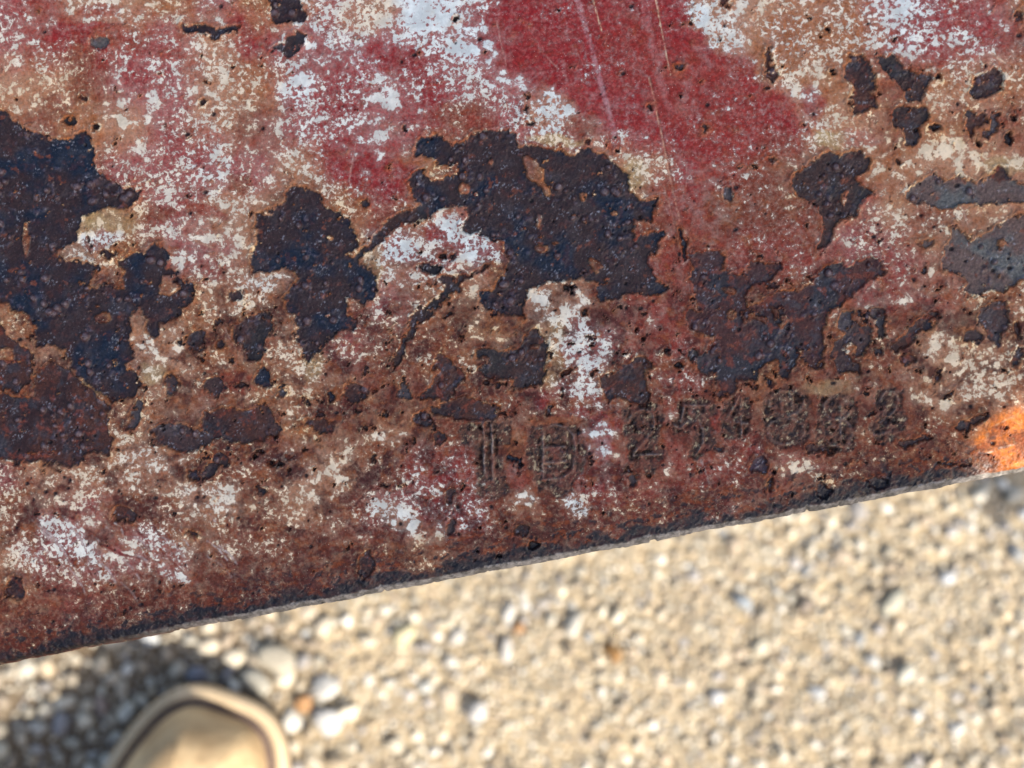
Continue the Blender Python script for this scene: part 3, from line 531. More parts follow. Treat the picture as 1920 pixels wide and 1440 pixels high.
# blisters of rust standing on the bare steel
blis = np.zeros(fx.shape, np.float32)
cand = np.nonzero((sd > 5) & (fx > -30) & (fx < 1950) & (fy > -30))[0]
cand = cand[calm[cand] > .35]
for i_ in rng.choice(cand, 330, replace=False):
    r = rng.choice([2.2, 3, 4, 5.5, 8]); j, i = divmod(int(i_), nu); m = int(r * 2 / STEP) + 2
    j0, j1, i0, i1 = max(j - m, 0), min(j + m, nd), max(i - m, 0), min(i + m, nu)
    q = np.hypot((uu[j0:j1, i0:i1] - Uc[i_]) / rng.uniform(.7, 1.3), dd[j0:j1, i0:i1] - D[i_]) / r
    bb = blis.reshape(nd, nu)[j0:j1, i0:i1]
    np.maximum(bb, np.clip(1 - q * q * .8, 0, 1) * min(r, 5.5) * .45, out=bb)
blis *= (1 + .8 * bump)
bk = sstep(.1, .8, blis) * .7; bh = sstep(1.1, 2.0, blis) * .30
bc = bc * (1 - bk[:, None]) + srgb(66, 36, 34) * bk[:, None]
bc = bc * (1 - bh[:, None]) + srgb(128, 118, 124) * bh[:, None]  # pale blister tops painted in as glints

# stamped characters
stm = sstep(-3.0, 4.0, st + 5 * fbm(fx, fy, 10, 3, 60, .6)) * (.45 + .55 * sstep(-.22, .12, fbm(fx, fy, 20, 4, 61, .6)))
halo = sstep(-26, 4, st + 10 * nlow_(fx, fy)) * .55
tint = tint * (1 - halo[:, None]) + srgb(112, 56, 34) * halo[:, None]; dens = dens * (1 - .6 * halo)
gro = np.zeros(fx.shape, np.float32); rid_h = np.zeros(fx.shape, np.float32)
for ci, (ch, txt, strokes) in enumerate(CHARS):
    fd = 1.0 if ci < 5 else .62
    poly = pp(txt); lo, hi = poly.min(0) - 14, poly.max(0) + 14
    j = np.nonzero((fx > lo[0]) & (fx < hi[0]) & (fy > lo[1]) & (fy < hi[1]))[0]
    lx, ly = fx[j] + w1x[j] * 3 + wfx[j] * 1.3, fy[j] + w1y[j] * 3 + wfy[j] * 1.3
    dl = np.full(len(j), 1e9)
    for s_ in strokes:
        for a, b in zip(s_[:-1], s_[1:]): dl = np.minimum(dl, seg_d(lx, ly, a, b)[0])
    gro[j] = np.maximum(gro[j], fd * np.exp(-((dl - 6.0) / 2.6) ** 2))
    rid_h[j] = np.maximum(rid_h[j], fd * (1.5 if ch == 'T' else 1.0) * np.exp(-(dl / 2.3) ** 2))
gn = fbm(fx, fy, 7, 3, 19, .7)
wear = np.clip(.55 + 1.6 * fbm(fx, fy, 22, 3, 58), .1, 1)
gro *= wear; rid_h *= np.clip(wear + .15, 0, 1)
sc = srgb(78, 50, 36) * (1 + .6 * gn[:, None])
pale = sstep(.10, .24, fbm(fx, fy, 12, 4, 20, .75) + .25 * nlow - .03) * .85
sc = sc * (1 - pale[:, None]) + srgb(176, 156, 122) * pale[:, None]
blk = sstep(.03, .22, fbm(fx, fy, 15, 4, 21, .65))
sc = sc * (1 - .85 * blk[:, None]) + srgb(26, 20, 24) * .85 * blk[:, None]
sc = sc * (1 - .6 * gro[:, None]) + srgb(34, 24, 24) * .6 * gro[:, None]
sc = sc * (1 - .65 * rid_h[:, None]) + srgb(132, 118, 112) * .65 * rid_h[:, None]

# the worn band along the edge
eN = fbm(Uc, D, 60, 4, 22, .6) * 26 + fbm(Uc, D, 12, 3, 23, .6) * 10
fade_r = sstep(2010, 1860, Uc)
band = sstep(42, 26, D + eN * 1.25 + 10 * fbm(Uc, D, 150, 2, 63)) * (.8 + .2 * sstep(-.2, .1, fbm(Uc, D, 18, 4, 64, .6))) * sstep(0, 5, D) * (.35 + .65 * fade_r)
flecks = sstep(.13, .26, fbm(Uc * .7, D, 15, 4, 24, .6)) * sstep(120, 40, D + eN * .5) * fade_r
band = np.maximum(band, flecks * .9)
rimg = sstep(15.5, 12.5, D + .30 * eN + 1) * sstep(150, 520, Uc)
tone = (.38 + .62 * sstep(-.3, .3, fbm(Uc, D, 22, 4, 25, .65)))
mm = np.clip(1 - bare, 0, 1)
full_bare = np.clip(np.maximum(bare, band), 0, 1)
ecol = srgb(20, 16, 22) * (1 + .8 * fbm(Uc, D, 10, 3, 26, .6))[:, None]
bc = bc * (1 - band[:, None]) + ecol * band[:, None]
full_bare = np.maximum(full_bare, stm * .97)
bc = bc * (1 - (stm * (1 - .5 * bare))[:, None]) + sc * (stm * (1 - .5 * bare))[:, None]
gcol = (srgb(132, 126, 120)[None, :] * tone[:, None])
bc = bc * (1 - rimg[:, None]) + gcol * rimg[:, None]
full_bare = np.maximum(full_bare, rimg)
pm = sstep(.35, .8, pits) * (1 - rimg)
bc = bc * (1 - pm[:, None]) + srgb(30, 20, 22) * pm[:, None]
full_bare = np.maximum(full_bare, pm * .9)
full_bare = np.maximum(full_bare, sstep(0, -1, D))

# relief, in photo pixels
z = .5 * fbm(fx, fy, 90, 3, 30) + .35 * nlow + .25 * fbm(fx, fy, 7, 3, 31, .6) * dens
steps = sstep(-2.2, 1.2, sd)
z += -4.4 * steps + 1.7 * np.exp(-((sd + 4) / 3.2) ** 2)
z += bare * (2.2 * bump + .6 * bump2 + 1.2 * lump + .6 + 2.0 * blis)
z += -3.0 * sstep(.2, 1, pits) - 2.4 * sstep(0, 3, sd) * (np.array([1 if c == 'K' else 0 for c in classes] + [0])[pid])
z += stm * (-2.4 + 1.0 * gn - 4.2 * gro + 4.2 * rid_h) 
z += flecks * -1.0 + blk * stm * -1.0
z *= 1.3
# edge profile: roll over, then chamfer
edge_n = fbm(Uc, D * 0, 90, 4, 33, .6) * 4.5 + 4 * sstep(.18, .5, fbm(Uc, D * 0, 24, 3, 38, .6)) + fbm(Uc, D * 0, 16, 3, 34, .6) * 1.6
de = D
z += -9 * (1 - np.clip(de / 60, 0, 1)) ** 2 - 17 * (1 - np.clip(de / 14, 0, 1)) ** 1.5
z += (fbm(Uc, D, 8, 3, 35, .6) * 1.6 + fbm(Uc, D, 26, 3, 37, .6) * 2.2) * sstep(60, 8, D)
yoff = edge_n * np.clip(1 - de / 30, 0, 1)

# hashed attribute arrays
chalk_c = np.clip(warm, 0, 1)[:, None]
chalk = srgb(220, 232, 230) * (1 - chalk_c) + srgb(234, 200, 150) * chalk_c
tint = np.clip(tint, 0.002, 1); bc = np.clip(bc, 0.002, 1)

def mkverts():
    V = np.empty((nd * nu + ne * nu, 3), np.float32)
    V[ne * nu:, 0] = x_l; V[ne * nu:, 1] = y_l + yoff * U; V[ne * nu:, 2] = z * U
    for r, (d_, z_) in enumerate(extra):
        V[r * nu:(r + 1) * nu, 0] = us * U
        e = (fbm(us.astype(np.float32), us * 0 + z_, 30, 3, 36) * 1.6) if 5 > d_ else us * 0
        V[r * nu:(r + 1) * nu, 1] = (d_ + e) * U + (yoff[:nu] * U if d_ < 5 else 0)
        V[r * nu:(r + 1) * nu, 2] = z_ * U
    return V
V = mkverts()
def ext(a, val=None):
    a = np.asarray(a, np.float32)
    row = np.repeat(a[:nu][None], ne, 0).reshape((ne * nu,) + a.shape[1:])
    if val is not None: row = row * 0 + np.array(val, np.float32)
    return np.concatenate([row, a])
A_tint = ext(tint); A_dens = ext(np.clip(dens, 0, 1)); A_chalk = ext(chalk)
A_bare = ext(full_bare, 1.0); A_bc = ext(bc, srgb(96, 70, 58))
rough = .46 + .10 * nlow + .30 * np.clip(dens, 0, 1) * (1 - full_bare)
rough = rough * (1 - full_bare) + full_bare * (.40 + .25 * bump - .10 * glint + .25 * stm + .3 * rimg)
A_rough = ext(np.clip(rough, .18, .95), .7)

NRW = nd + ne
ii = np.arange(NRW * nu).reshape(NRW, nu)
quads = np.stack([ii[:-1, :-1], ii[:-1, 1:], ii[1:, 1:], ii[1:, :-1]], -1).reshape(-1, 4)
# smooth normals of the whole sheet, shared by all pieces cut from it
Vg = V.reshape(NRW, nu, 3)
tu = np.gradient(Vg, axis=1); tv = np.gradient(Vg, axis=0)
Nn = np.cross(tu, tv); Nn /= np.maximum(np.linalg.norm(Nn, axis=2, keepdims=True), 1e-12)
Nn = Nn.reshape(-1, 3)

# ------------------------------------------------------------------ node helpers and materials
def new_mat(name):
    m = bpy.data.materials.new(name); m.use_nodes = True
    nt = m.node_tree; nt.nodes.clear()
    o = nt.nodes.new("ShaderNodeOutputMaterial"); b = nt.nodes.new("ShaderNodeBsdfPrincipled")
    nt.links.new(b.outputs[0], o.inputs[0])
    return m, nt, b
def N(nt, t, **kw):
    n = nt.nodes.new(t)
    for k_, v_ in kw.items(): setattr(n, k_, v_)
    return n
def attr(nt, name):
    n = N(nt, "ShaderNodeAttribute"); n.attribute_name = name; return n
def math_n(nt, op, a, b=None, clamp=False):
    n = N(nt, "ShaderNodeMath", operation=op, use_clamp=clamp)
    for i_, v_ in enumerate((a, b)):
        if v_ is None: continue
        if isinstance(v_, (int, float)): n.inputs[i_].default_value = v_
        else: nt.links.new(v_, n.inputs[i_])
    return n.outputs[0]
def noise(nt, vec, scale, detail=4, rough=.5, dist=0):
    n = N(nt, "ShaderNodeTexNoise"); n.inputs['Scale'].default_value = scale; n.inputs['Detail'].default_value = detail
    n.inputs['Roughness'].default_value = rough; n.inputs['Distortion'].default_value = dist
    nt.links.new(vec, n.inputs['Vector']); return n.outputs['Fac']
def maprange(nt, v, a, b, c=0.0, d=1.0, smooth=True):
    n = N(nt, "ShaderNodeMapRange"); n.interpolation_type = 'SMOOTHSTEP' if smooth else 'LINEAR'
    nt.links.new(v, n.inputs[0])
    for i_, x_ in enumerate((a, b, c, d)): n.inputs[i_ + 1].default_value = x_
    return n.outputs[0]
def mixc(nt, f, a, b, blend='MIX'):
    n = N(nt, "ShaderNodeMix", data_type='RGBA', blend_type=blend)
    if isinstance(f, (int, float)): n.inputs[0].default_value = f
    else: nt.links.new(f, n.inputs[0])
    for s_, v_ in ((6, a), (7, b)):
        if isinstance(v_, (tuple, list, np.ndarray)): n.inputs[s_].default_value = (*[float(q) for q in v_][:3], 1)
        else: nt.links.new(v_, n.inputs[s_])
    return n.outputs[2]

def plate_material():
    m, nt, b = new_mat("weathered_red_paint_on_steel")
    tc = N(nt, "ShaderNodeTexCoord")
    sc_ = N(nt, "ShaderNodeVectorMath", operation='SCALE'); sc_.inputs[3].default_value = 1 / U
    nt.links.new(tc.outputs['Object'], sc_.inputs[0])
    v = sc_.outputs[0]
    dens_ = attr(nt, "chalk_density").outputs['Fac']; bare_ = attr(nt, "bare_steel").outputs['Fac']
    n1a = noise(nt, v, 1 / 9.0, 5, .66, .3); n1b = noise(nt, v, 1 / 24.0, 7, .66, .5)
    mx = maprange(nt, noise(nt, v, 1 / 130.0, 3, .5), .44, .60, 0.0, .7)
    mn = N(nt, "ShaderNodeMix"); nt.links.new(mx, mn.inputs[0]); nt.links.new(n1a, mn.inputs[2]); nt.links.new(n1b, mn.inputs[3]); n1 = mn.outputs[0]
    n2 = noise(nt, v, 1 / 30.0, 3, .6)
    s = math_n(nt, 'ADD', math_n(nt, 'MULTIPLY', math_n(nt, 'SUBTRACT', n1, .5), 5.6), math_n(nt, 'MULTIPLY', math_n(nt, 'SUBTRACT', n2, .5), 1.6))
    s = math_n(nt, 'ADD', s, math_n(nt, 'MULTIPLY', math_n(nt, 'SUBTRACT', dens_, .60), 1.75))
    spk = maprange(nt, s, -.10, .36)
    haze = maprange(nt, s, -1.1, .5, 0, .22)
    fine = maprange(nt, noise(nt, v, 1 / 3.4, 2, .5), .68, .76, 0, .75)      # lone pin-point flecks
    fine = math_n(nt, 'MULTIPLY', fine, maprange(nt, dens_, .0, .12, .3, 1))
    f = math_n(nt, 'MAXIMUM', math_n(nt, 'MAXIMUM', spk, haze), fine)
    f = math_n(nt, 'MULTIPLY', f, .96)
    tint_ = attr(nt, "paint_tint").outputs['Color']
    var = maprange(nt, noise(nt, v, 1 / 6.0, 4, .7), .3, .7, .62, 1.36)
    vv = N(nt, "ShaderNodeCombineXYZ")
    for i_ in range(3): nt.links.new(var, vv.inputs[i_])
    base = mixc(nt, 1.0, tint_, vv.outputs[0], 'MULTIPLY')
    cv = maprange(nt, noise(nt, v, 1 / 38.0, 6, .7), .34, .66, .72, 1.08)
    cvv = N(nt, "ShaderNodeCombineXYZ")
    for i_ in range(3): nt.links.new(cv, cvv.inputs[i_])
    col = mixc(nt, f, base, mixc(nt, 1.0, attr(nt, "chalk_tint").outputs['Color'], cvv.outputs[0], 'MULTIPLY'))
    bt = mixc(nt, 1.0, attr(nt, "steel_tint").outputs['Color'], vv.outputs[0], 'MULTIPLY')
    gl = maprange(nt, noise(nt, v, 1 / 3.0, 2, .6), .66, .76, 0, .30)
    bt = mixc(nt, gl, bt, tuple(srgb(150, 148, 150)))  # grey-white specks painted in as highlights on the steel
    col = mixc(nt, bare_, col, bt)
    nt.links.new(col, b.inputs['Base Color'])
    r = math_n(nt, 'ADD', attr(nt, "gloss_break").outputs['Fac'], math_n(nt, 'MULTIPLY', math_n(nt, 'SUBTRACT', n1, .5), .5))
    r = math_n(nt, 'ADD', r, 0.0, True)
    nt.links.new(r, b.inputs['Roughness'])
    nt.links.new(maprange(nt, bare_, 0, 1, .20, .32), b.inputs['Specular IOR Level'])
    h = math_n(nt, 'ADD', math_n(nt, 'MULTIPLY', spk, .5), math_n(nt, 'MULTIPLY', noise(nt, v, 1 / 4.0, 3, .6), 1.1))
    bp = N(nt, "ShaderNodeBump"); bp.inputs['Strength'].default_value = .55; bp.inputs['Distance'].default_value = U * 1.2
    nt.links.new(h, bp.inputs['Height']); nt.links.new(bp.outputs[0], b.inputs['Normal'])
    return m
PLATE_MAT = plate_material()

def simple_mat(name, c1, c2, scale, rough, bump=0.0, bscale=None, detail=5):
    m, nt, b = new_mat(name)
    tc = N(nt, "ShaderNodeTexCoord")
    n1 = noise(nt, tc.outputs['Object'], scale, detail, .6)
    nt.links.new(mixc(nt, maprange(nt, n1, .35, .65), c1, c2), b.inputs['Base Color'])
    b.inputs['Roughness'].default_value = rough
    if bump:
        n2 = noise(nt, tc.outputs['Object'], bscale or scale * 3, 4, .6)
        bp = N(nt, "ShaderNodeBump"); bp.inputs['Strength'].default_value = .6; bp.inputs['Distance'].default_value = bump
        nt.links.new(n2, bp.inputs['Height']); nt.links.new(bp.outputs[0], b.inputs['Normal'])
    return m

# ------------------------------------------------------------------ object helpers
def link(name, me, mat=None, parent=None):
    o = bpy.data.objects.new(name, me); COL.objects.link(o)
    if mat is not None: me.materials.append(mat)
    if parent is not None: o.parent = parent
    return o
def tag(o, label=None, cat=None, group=None, kind=None):
    for k_, v_ in (('label', label), ('category', cat), ('group', group), ('kind', kind)):
        if v_: o[k_] = v_
    return o
def fast_mesh(name, verts, quads_, smooth=True):
    me = bpy.data.meshes.new(name)
    me.vertices.add(len(verts)); me.vertices.foreach_set("co", np.ascontiguousarray(verts, np.float32).ravel())
    nq, k_ = quads_.shape
    me.loops.add(nq * k_); me.loops.foreach_set("vertex_index", np.ascontiguousarray(quads_, np.int32).ravel())
    me.polygons.add(nq); me.polygons.foreach_set("loop_start", np.arange(0, nq * k_, k_, dtype=np.int32))
    me.polygons.foreach_set("use_smooth", np.full(nq, smooth))
    me.update(calc_edges=True)
    return me

# ------------------------------------------------------------------ the plate and the pieces cut from its face
plate = bpy.data.objects.new("steel_plate", None); COL.objects.link(plate)
plate.matrix_world = plate_mat_world
tag(plate, "rusted steel plate with flaking faded red paint and stamped serial number above pale gravel", "steel plate")

def sheet(name, qsel, label=None):
    used, inv = np.unique(qsel, return_inverse=True)
    me = fast_mesh(name, V[used], inv.reshape(-1, 4))
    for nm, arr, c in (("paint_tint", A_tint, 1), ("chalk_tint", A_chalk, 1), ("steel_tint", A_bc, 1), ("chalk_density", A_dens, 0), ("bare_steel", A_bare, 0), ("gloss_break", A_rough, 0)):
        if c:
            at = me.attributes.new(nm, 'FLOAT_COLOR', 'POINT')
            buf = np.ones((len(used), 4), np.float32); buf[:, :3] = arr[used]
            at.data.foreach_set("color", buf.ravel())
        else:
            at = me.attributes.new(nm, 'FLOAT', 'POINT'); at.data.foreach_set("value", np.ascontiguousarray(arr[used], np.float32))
    me.normals_split_custom_set_from_vertices(Nn[used])
    o = link(name, me, PLATE_MAT, plate)
    if label: o['label'] = label
    return o

fc = lambda a: a[quads - ne * nu].mean(1)
region = np.full(len(quads), -1, np.int32)
top = (quads.min(1) >= ne * nu)
qi = np.nonzero(top)[0]
q0 = quads[qi] - ne * nu
sdm = np.where(rs(sd_r, sx, sy)[q0].mean(1) > -3, sd[q0].mean(1), -1); stmn = st[q0].mean(1); p0 = pid[q0[:, 0]]; s0 = sid[q0[:, 0]]
infr = (fx[q0[:, 0]] > 0) & (fx[q0[:, 0]] < 1920) & (fy[q0[:, 0]] > 0)
inb = (sdm > 0) & (p0 >= 0) & infr
region[qi[inb]] = p0[inb]
ins_ = (stmn > 0) & (s0 >= 0)
region[qi[ins_]] = 1000 + s0[ins_]
big = len(PATCH) + 3
PATCH_LABEL = {0: "largest blue-black patch of bare steel at the left side", 1: "brown scab beneath the blue-black patch", 2: "blistered maroon rust with orange bubbles", 3: "blue-black patch with a brown lower half",
               4: "broad blue-black patch of bare steel with small rusty islands", 5: "grey-brown scab", 20: "brown star-shaped bare patch", 21: "long grey-green bare strip", 22: "grey-green bare patch with a rusty dot",
               25: "ragged dark rust field with glossy blisters"}
for k_ in range(len(classes)):
    sel = region == k_
    if sel.sum() < 60 or (k_ >= big and classes[k_] == 'K'):
        region[sel] = -1; continue
ncol = nu - 1
def keep_largest(k_):                      # one connected piece per patch; loose crumbs stay with the painted face
    todo = set(np.nonzero(region == k_)[0].tolist()); best = []
    while todo:
        st_ = [todo.pop()]; comp = []
        while st_:
            f_ = st_.pop(); comp.append(f_)
            for nb_ in (f_ - 1, f_ + 1, f_ - ncol, f_ + ncol):
                if nb_ in todo: todo.remove(nb_); st_.append(nb_)
        if len(comp) > len(best): best = comp
    region[region == k_] = -1
    if len(best) >= 50: region[np.array(best)] = k_
for k_ in [int(v_) for v_ in np.unique(region) if v_ >= 0]: keep_largest(k_)
for k_ in [int(v_) for v_ in np.unique(region) if 0 <= v_ < 1000]:
    sheet("bare_patch", quads[region == k_], PATCH_LABEL.get(k_))
for k_, (ch, txt, _s) in enumerate(CHARS):
    sel = region == 1000 + k_
    if sel.sum(): sheet("stamped_character", quads[sel], "corroded stamped %s" % (("letter " if ch.isalpha() else "digit ") + ch))
erow = quads[:, 0] < (ne + int(15 / STEP)) * nu
region[erow & (region < 0)] = -2
sheet("worn_edge", quads[region == -2], "grey worn edge with bare metal")
sheet("painted_face", quads[region == -1])

# ------------------------------------------------------------------ ground and gravel
def ground_height(x, y):
    s = 1000.0
    return (fbm(x * s, y * s, 90, 3, 40) * 4.5 + fbm(x * s, y * s, 11, 4, 41, .6) * 4.6) / s

def ground_mat():
    m, nt, b = new_mat("pale_sandy_grit")
    tc = N(nt, "ShaderNodeTexCoord"); v = tc.outputs['Object']
    n1 = noise(nt, v, 55, 6, .65); n2 = noise(nt, v, 420, 4, .7); n3 = noise(nt, v, 12, 3, .5)
    c = mixc(nt, maprange(nt, n2, .35, .65), tuple(srgb(132, 116, 92)), tuple(srgb(182, 168, 140)))
    c = mixc(nt, maprange(nt, n1, .42, .62, 0, .6), c, tuple(srgb(152, 134, 104)))
    sx_ = N(nt, "ShaderNodeSeparateXYZ"); nt.links.new(v, sx_.inputs[0])
    gap_shade = math_n(nt, 'MULTIPLY', maprange(nt, sx_.outputs[0], -.10, -.17, 0, 1), .85)       # soil browned at left, painting in boot shadow and stone gap shade
    c = mixc(nt, gap_shade, c, tuple(srgb(92, 76, 58)))
    c = mixc(nt, maprange(nt, n3, .45, .7, 0, .4), c, tuple(srgb(140, 130, 112)))
    nt.links.new(c, b.inputs['Base Color']); b.inputs['Roughness'].default_value = .92
    bp = N(nt, "ShaderNodeBump"); bp.inputs['Strength'].default_value = .8; bp.inputs['Distance'].default_value = .0015
    nt.links.new(n2, bp.inputs['Height']); nt.links.new(bp.outputs[0], b.inputs['Normal'])
    return m
GM = ground_mat()
gxs = np.concatenate([[-60, -12, -3, -1.2, -.7], np.arange(-.45, .4501, .003), [.7, 1.2, 3, 12, 60]])
gys = np.concatenate([[-60, -12, -3, -1.2, -.6], np.arange(-.36, .3001, .003), [.6, 1.2, 3, 12, 60]])
gX, gY = np.meshgrid(gxs, gys)
gZ = ground_height(gX.ravel(), gY.ravel())
gZ *= (np.abs(gX.ravel()) < .46) & (np.abs(gY.ravel()) < .37)
idg = np.arange(gX.size).reshape(gX.shape)
gq = np.stack([idg[:-1, :-1], idg[:-1, 1:], idg[1:, 1:], idg[1:, :-1]], -1).reshape(-1, 4)
g = link("ground", fast_mesh("ground", np.stack([gX.ravel(), gY.ravel(), gZ], 1), gq), GM)
tag(g, kind="structure")

import bmesh
def ico(sub):
    bm = bmesh.new(); bmesh.ops.create_icosphere(bm, subdivisions=sub, radius=1)
    v_ = np.array([q.co[:] for q in bm.verts]); f_ = np.array([[l.index for l in q.verts] for q in bm.faces]); bm.free()
    return v_, f_
ico_v, ico_f = ico(2)
ico_v1, ico_f1 = ico(1)
def stone_shape(seed, hi=True):
    r_ = np.random.default_rng(seed)
    v_ = (ico_v if hi else ico_v1).copy()
    for _ in range(9):                                         # planes that cut facets
        n_ = r_.normal(size=3); n_ /= np.linalg.norm(n_)
        d_ = r_.uniform(.42, .8)
        e_ = v_ @ n_ - d_
        v_ = v_ - np.clip(e_, 0, None)[:, None] * n_ * .85
    v_ *= 1 + .05 * r_.normal(size=(len(v_), 1))
    return v_ * np.array([1, r_.uniform(.6, .95), r_.uniform(.45, .75)])
SH_HI = [stone_shape(100 + i) for i in range(14)]
SH_LO = [stone_shape(200 + i, False) for i in range(14)]

def stone_mat(name="limestone_gravel"):
    m, nt, b = new_mat(name)
    tc = N(nt, "ShaderNodeTexCoord"); v = tc.outputs['Object']
    c = attr(nt, "stone_tint").outputs['Color']
    n1 = noise(nt, v, 260, 5, .65)
    var = maprange(nt, n1, .3, .7, .78, 1.15)
    vv = N(nt, "ShaderNodeCombineXYZ")
    for i_ in range(3): nt.links.new(var, vv.inputs[i_])
    nt.links.new(mixc(nt, 1.0, c, vv.outputs[0], 'MULTIPLY'), b.inputs['Base Color'])
    b.inputs['Roughness'].default_value = .72
    bp = N(nt, "ShaderNodeBump"); bp.inputs['Strength'].default_value = .5; bp.inputs['Distance'].default_value = .0008
    nt.links.new(noise(nt, v, 700, 3, .6), bp.inputs['Height']); nt.links.new(bp.outputs[0], b.inputs['Normal'])
    return m
SM = stone_mat()
STONE_COLS = [srgb(226, 216, 192), srgb(212, 196, 166), srgb(236, 230, 214), srgb(198, 180, 150), srgb(186, 178, 168), srgb(218, 194, 154), srgb(204, 204, 198), srgb(182, 160, 128), srgb(228, 214, 184)]
STONE_W = np.array([5, 5, 2.4, 4, 2, 3, 1, 2.2, 4]); STONE_W /= STONE_W.sum()

def rot_mat(r_):
    q = r_.normal(size=4); q /= np.linalg.norm(q); w, x, y, z_ = q
    return np.array([[1 - 2 * (y * y + z_ * z_), 2 * (x * y - z_ * w), 2 * (x * z_ + y * w)], [2 * (x * y + z_ * w), 1 - 2 * (x * x + z_ * z_), 2 * (y * z_ - x * w)], [2 * (x * z_ - y * w), 2 * (y * z_ + x * w), 1 - 2 * (x * x + y * y)]])
def yaw_mat(a, tx, ty):
    from mathutils import Euler
    return np.array(Euler((tx, ty, a)).to_matrix())

FEAT = [  # pebbles one can pick out: px, py, radius px, colour, elongation, angle, label
 (568, 1322, 19, srgb(200, 150, 98), 1.15, 80, "small orange pebble right of the boot toe"),
 (612, 1290, 26, srgb(236, 232, 222), 1.0, 20, "round white pebble above the orange pebble"),
 (612, 1352, 30, srgb(232, 230, 224), 1.0, 10, "larger white pebble just below the orange pebble"),
 (483, 1283, 28, srgb(210, 204, 186), 1.7, -35, "long pale pebble touching the shadow of the boot"),
 (515, 1236, 34, srgb(206, 196, 174), 1.3, -15, "pale angular pebble above the long pale one"),
 (755, 1192, 24, srgb(232, 220, 178), 1.2, 10, "cream pebble close under the plate edge, left of middle"),
 (900, 1338, 25, srgb(232, 228, 220), 1.1, 30, "white pebble beside the patch of bare sand"),
 (952, 1152, 18, srgb(226, 222, 212), 2.0, 70, "slim upright white pebble under the plate edge"),
 (948, 1218, 18, srgb(224, 218, 208), 2.2, 82, "slim white pebble below the other slim upright one"),
 (972, 1178, 12, srgb(196, 152, 106), 1.2, 0, "tiny orange pebble next to the slim white pebbles"),
 (1150, 1224, 17, srgb(176, 130, 72), 1.3, -40, "ochre brown pebble in the middle of the gravel"),
 (1075, 1172, 20, srgb(228, 222, 206), 1.5, 50, "white oval pebble right of the slim ones"),
 (1345, 1308, 15, srgb(234, 232, 228), 1.1, 0, "small bright white pebble in the lower gravel"),
 (1535, 1302, 16, srgb(232, 232, 228), 1.0, 20, "bright white round pebble low in the gravel at right"),
 (1700, 1262, 18, srgb(232, 226, 206), 1.5, 40, "tilted white pebble at right above the lower gravel"),
 (1675, 1132, 24, srgb(226, 220, 196), 1.9, 42, "long cream pebble in the right hand gravel"),
 (1780, 1082, 15, srgb(230, 232, 232), 1.1, 0, "bright white pebble near the right border of the gravel"),
 (1428, 1213, 16, srgb(236, 226, 200), 1.2, 20, "small cream pebble with a pale yellow side"),
 (1398, 1128, 18, srgb(178, 186, 190), 1.5, -20, "blue grey pebble in the gravel"),
 (1640, 1240, 16, srgb(226, 224, 216), 1.2, -10, "white pebble left of the tilted white pebble"),
 (1510, 1138, 17, srgb(168, 152, 134), 1.3, 60, "brown grey pebble right of the blue grey one"),
 (855, 1198, 18, srgb(228, 222, 210), 1.4, 60, "white pebble between the cream and the slim ones"),
 (845, 1242, 15, srgb(234, 228, 214), 1.0, 0, "small white pebble under the plate, in a row of three"),
 (795, 1292, 15, srgb(226, 226, 216), 1.1, 0, "small white pebble left of the bare sand"),
 (110, 1360, 20, srgb(176, 172, 172), 1.2, 70, "light grey pebble in the shadow of the boot"),
 (188, 1322, 17, srgb(190, 166, 150), 1.2, 80, "pinkish pebble in the shadow of the boot"),
 (318, 1372, 0, srgb(186, 140, 116), 1.1, 0, ""),
 (367, 1264, 19, srgb(170, 170, 178), 1.0, 40, "blue grey pebble at the top of the boot shadow"),
 (425, 1264, 13, srgb(176, 172, 172), 1.0, 0, "small round pebble at the right end of the boot shadow"),
]
FEAT = [f_ for f_ in FEAT if f_[2] > 0]
def gpos(px, py, z_=0.0):
    return on_ground(px, py, z_)
feat_xy = []
for i_, (px_, py_, r_, col_, el_, an_, lab_) in enumerate(FEAT):
    p_ = gpos(px_, py_, .006)
    rad = r_ * np.linalg.norm(p_ - C0) / FPX
    feat_xy.append((p_[0], p_[1], rad))
    rr_ = np.random.default_rng(500 + i_)
    v_ = stone_shape(700 + i_); v_ = v_ / np.abs(v_).max(0) * np.array([el_ ** .5, el_ ** -.5, .62]) * rad
    a_ = math.radians(an_); ca_, sa_ = math.cos(a_), math.sin(a_)
    v_ = v_ @ np.array([[ca_, sa_, 0], [-sa_, ca_, 0], [0, 0, 1]])
    me = fast_mesh("pebble", v_, ico_f, True)
    at = me.attributes.new("stone_tint", 'FLOAT_COLOR', 'POINT')
    at.data.foreach_set("color", np.tile(np.array([*(col_ * .50), 1], np.float32), len(v_)))
    o = link("pebble", me, SM)
    zg = float(ground_height(np.array([p_[0]]), np.array([p_[1]]))[0])
    o.location = (p_[0], p_[1], zg + .38 * rad + .0015)
    tag(o, lab_, "pebble", "pebbles lying on the gravel")

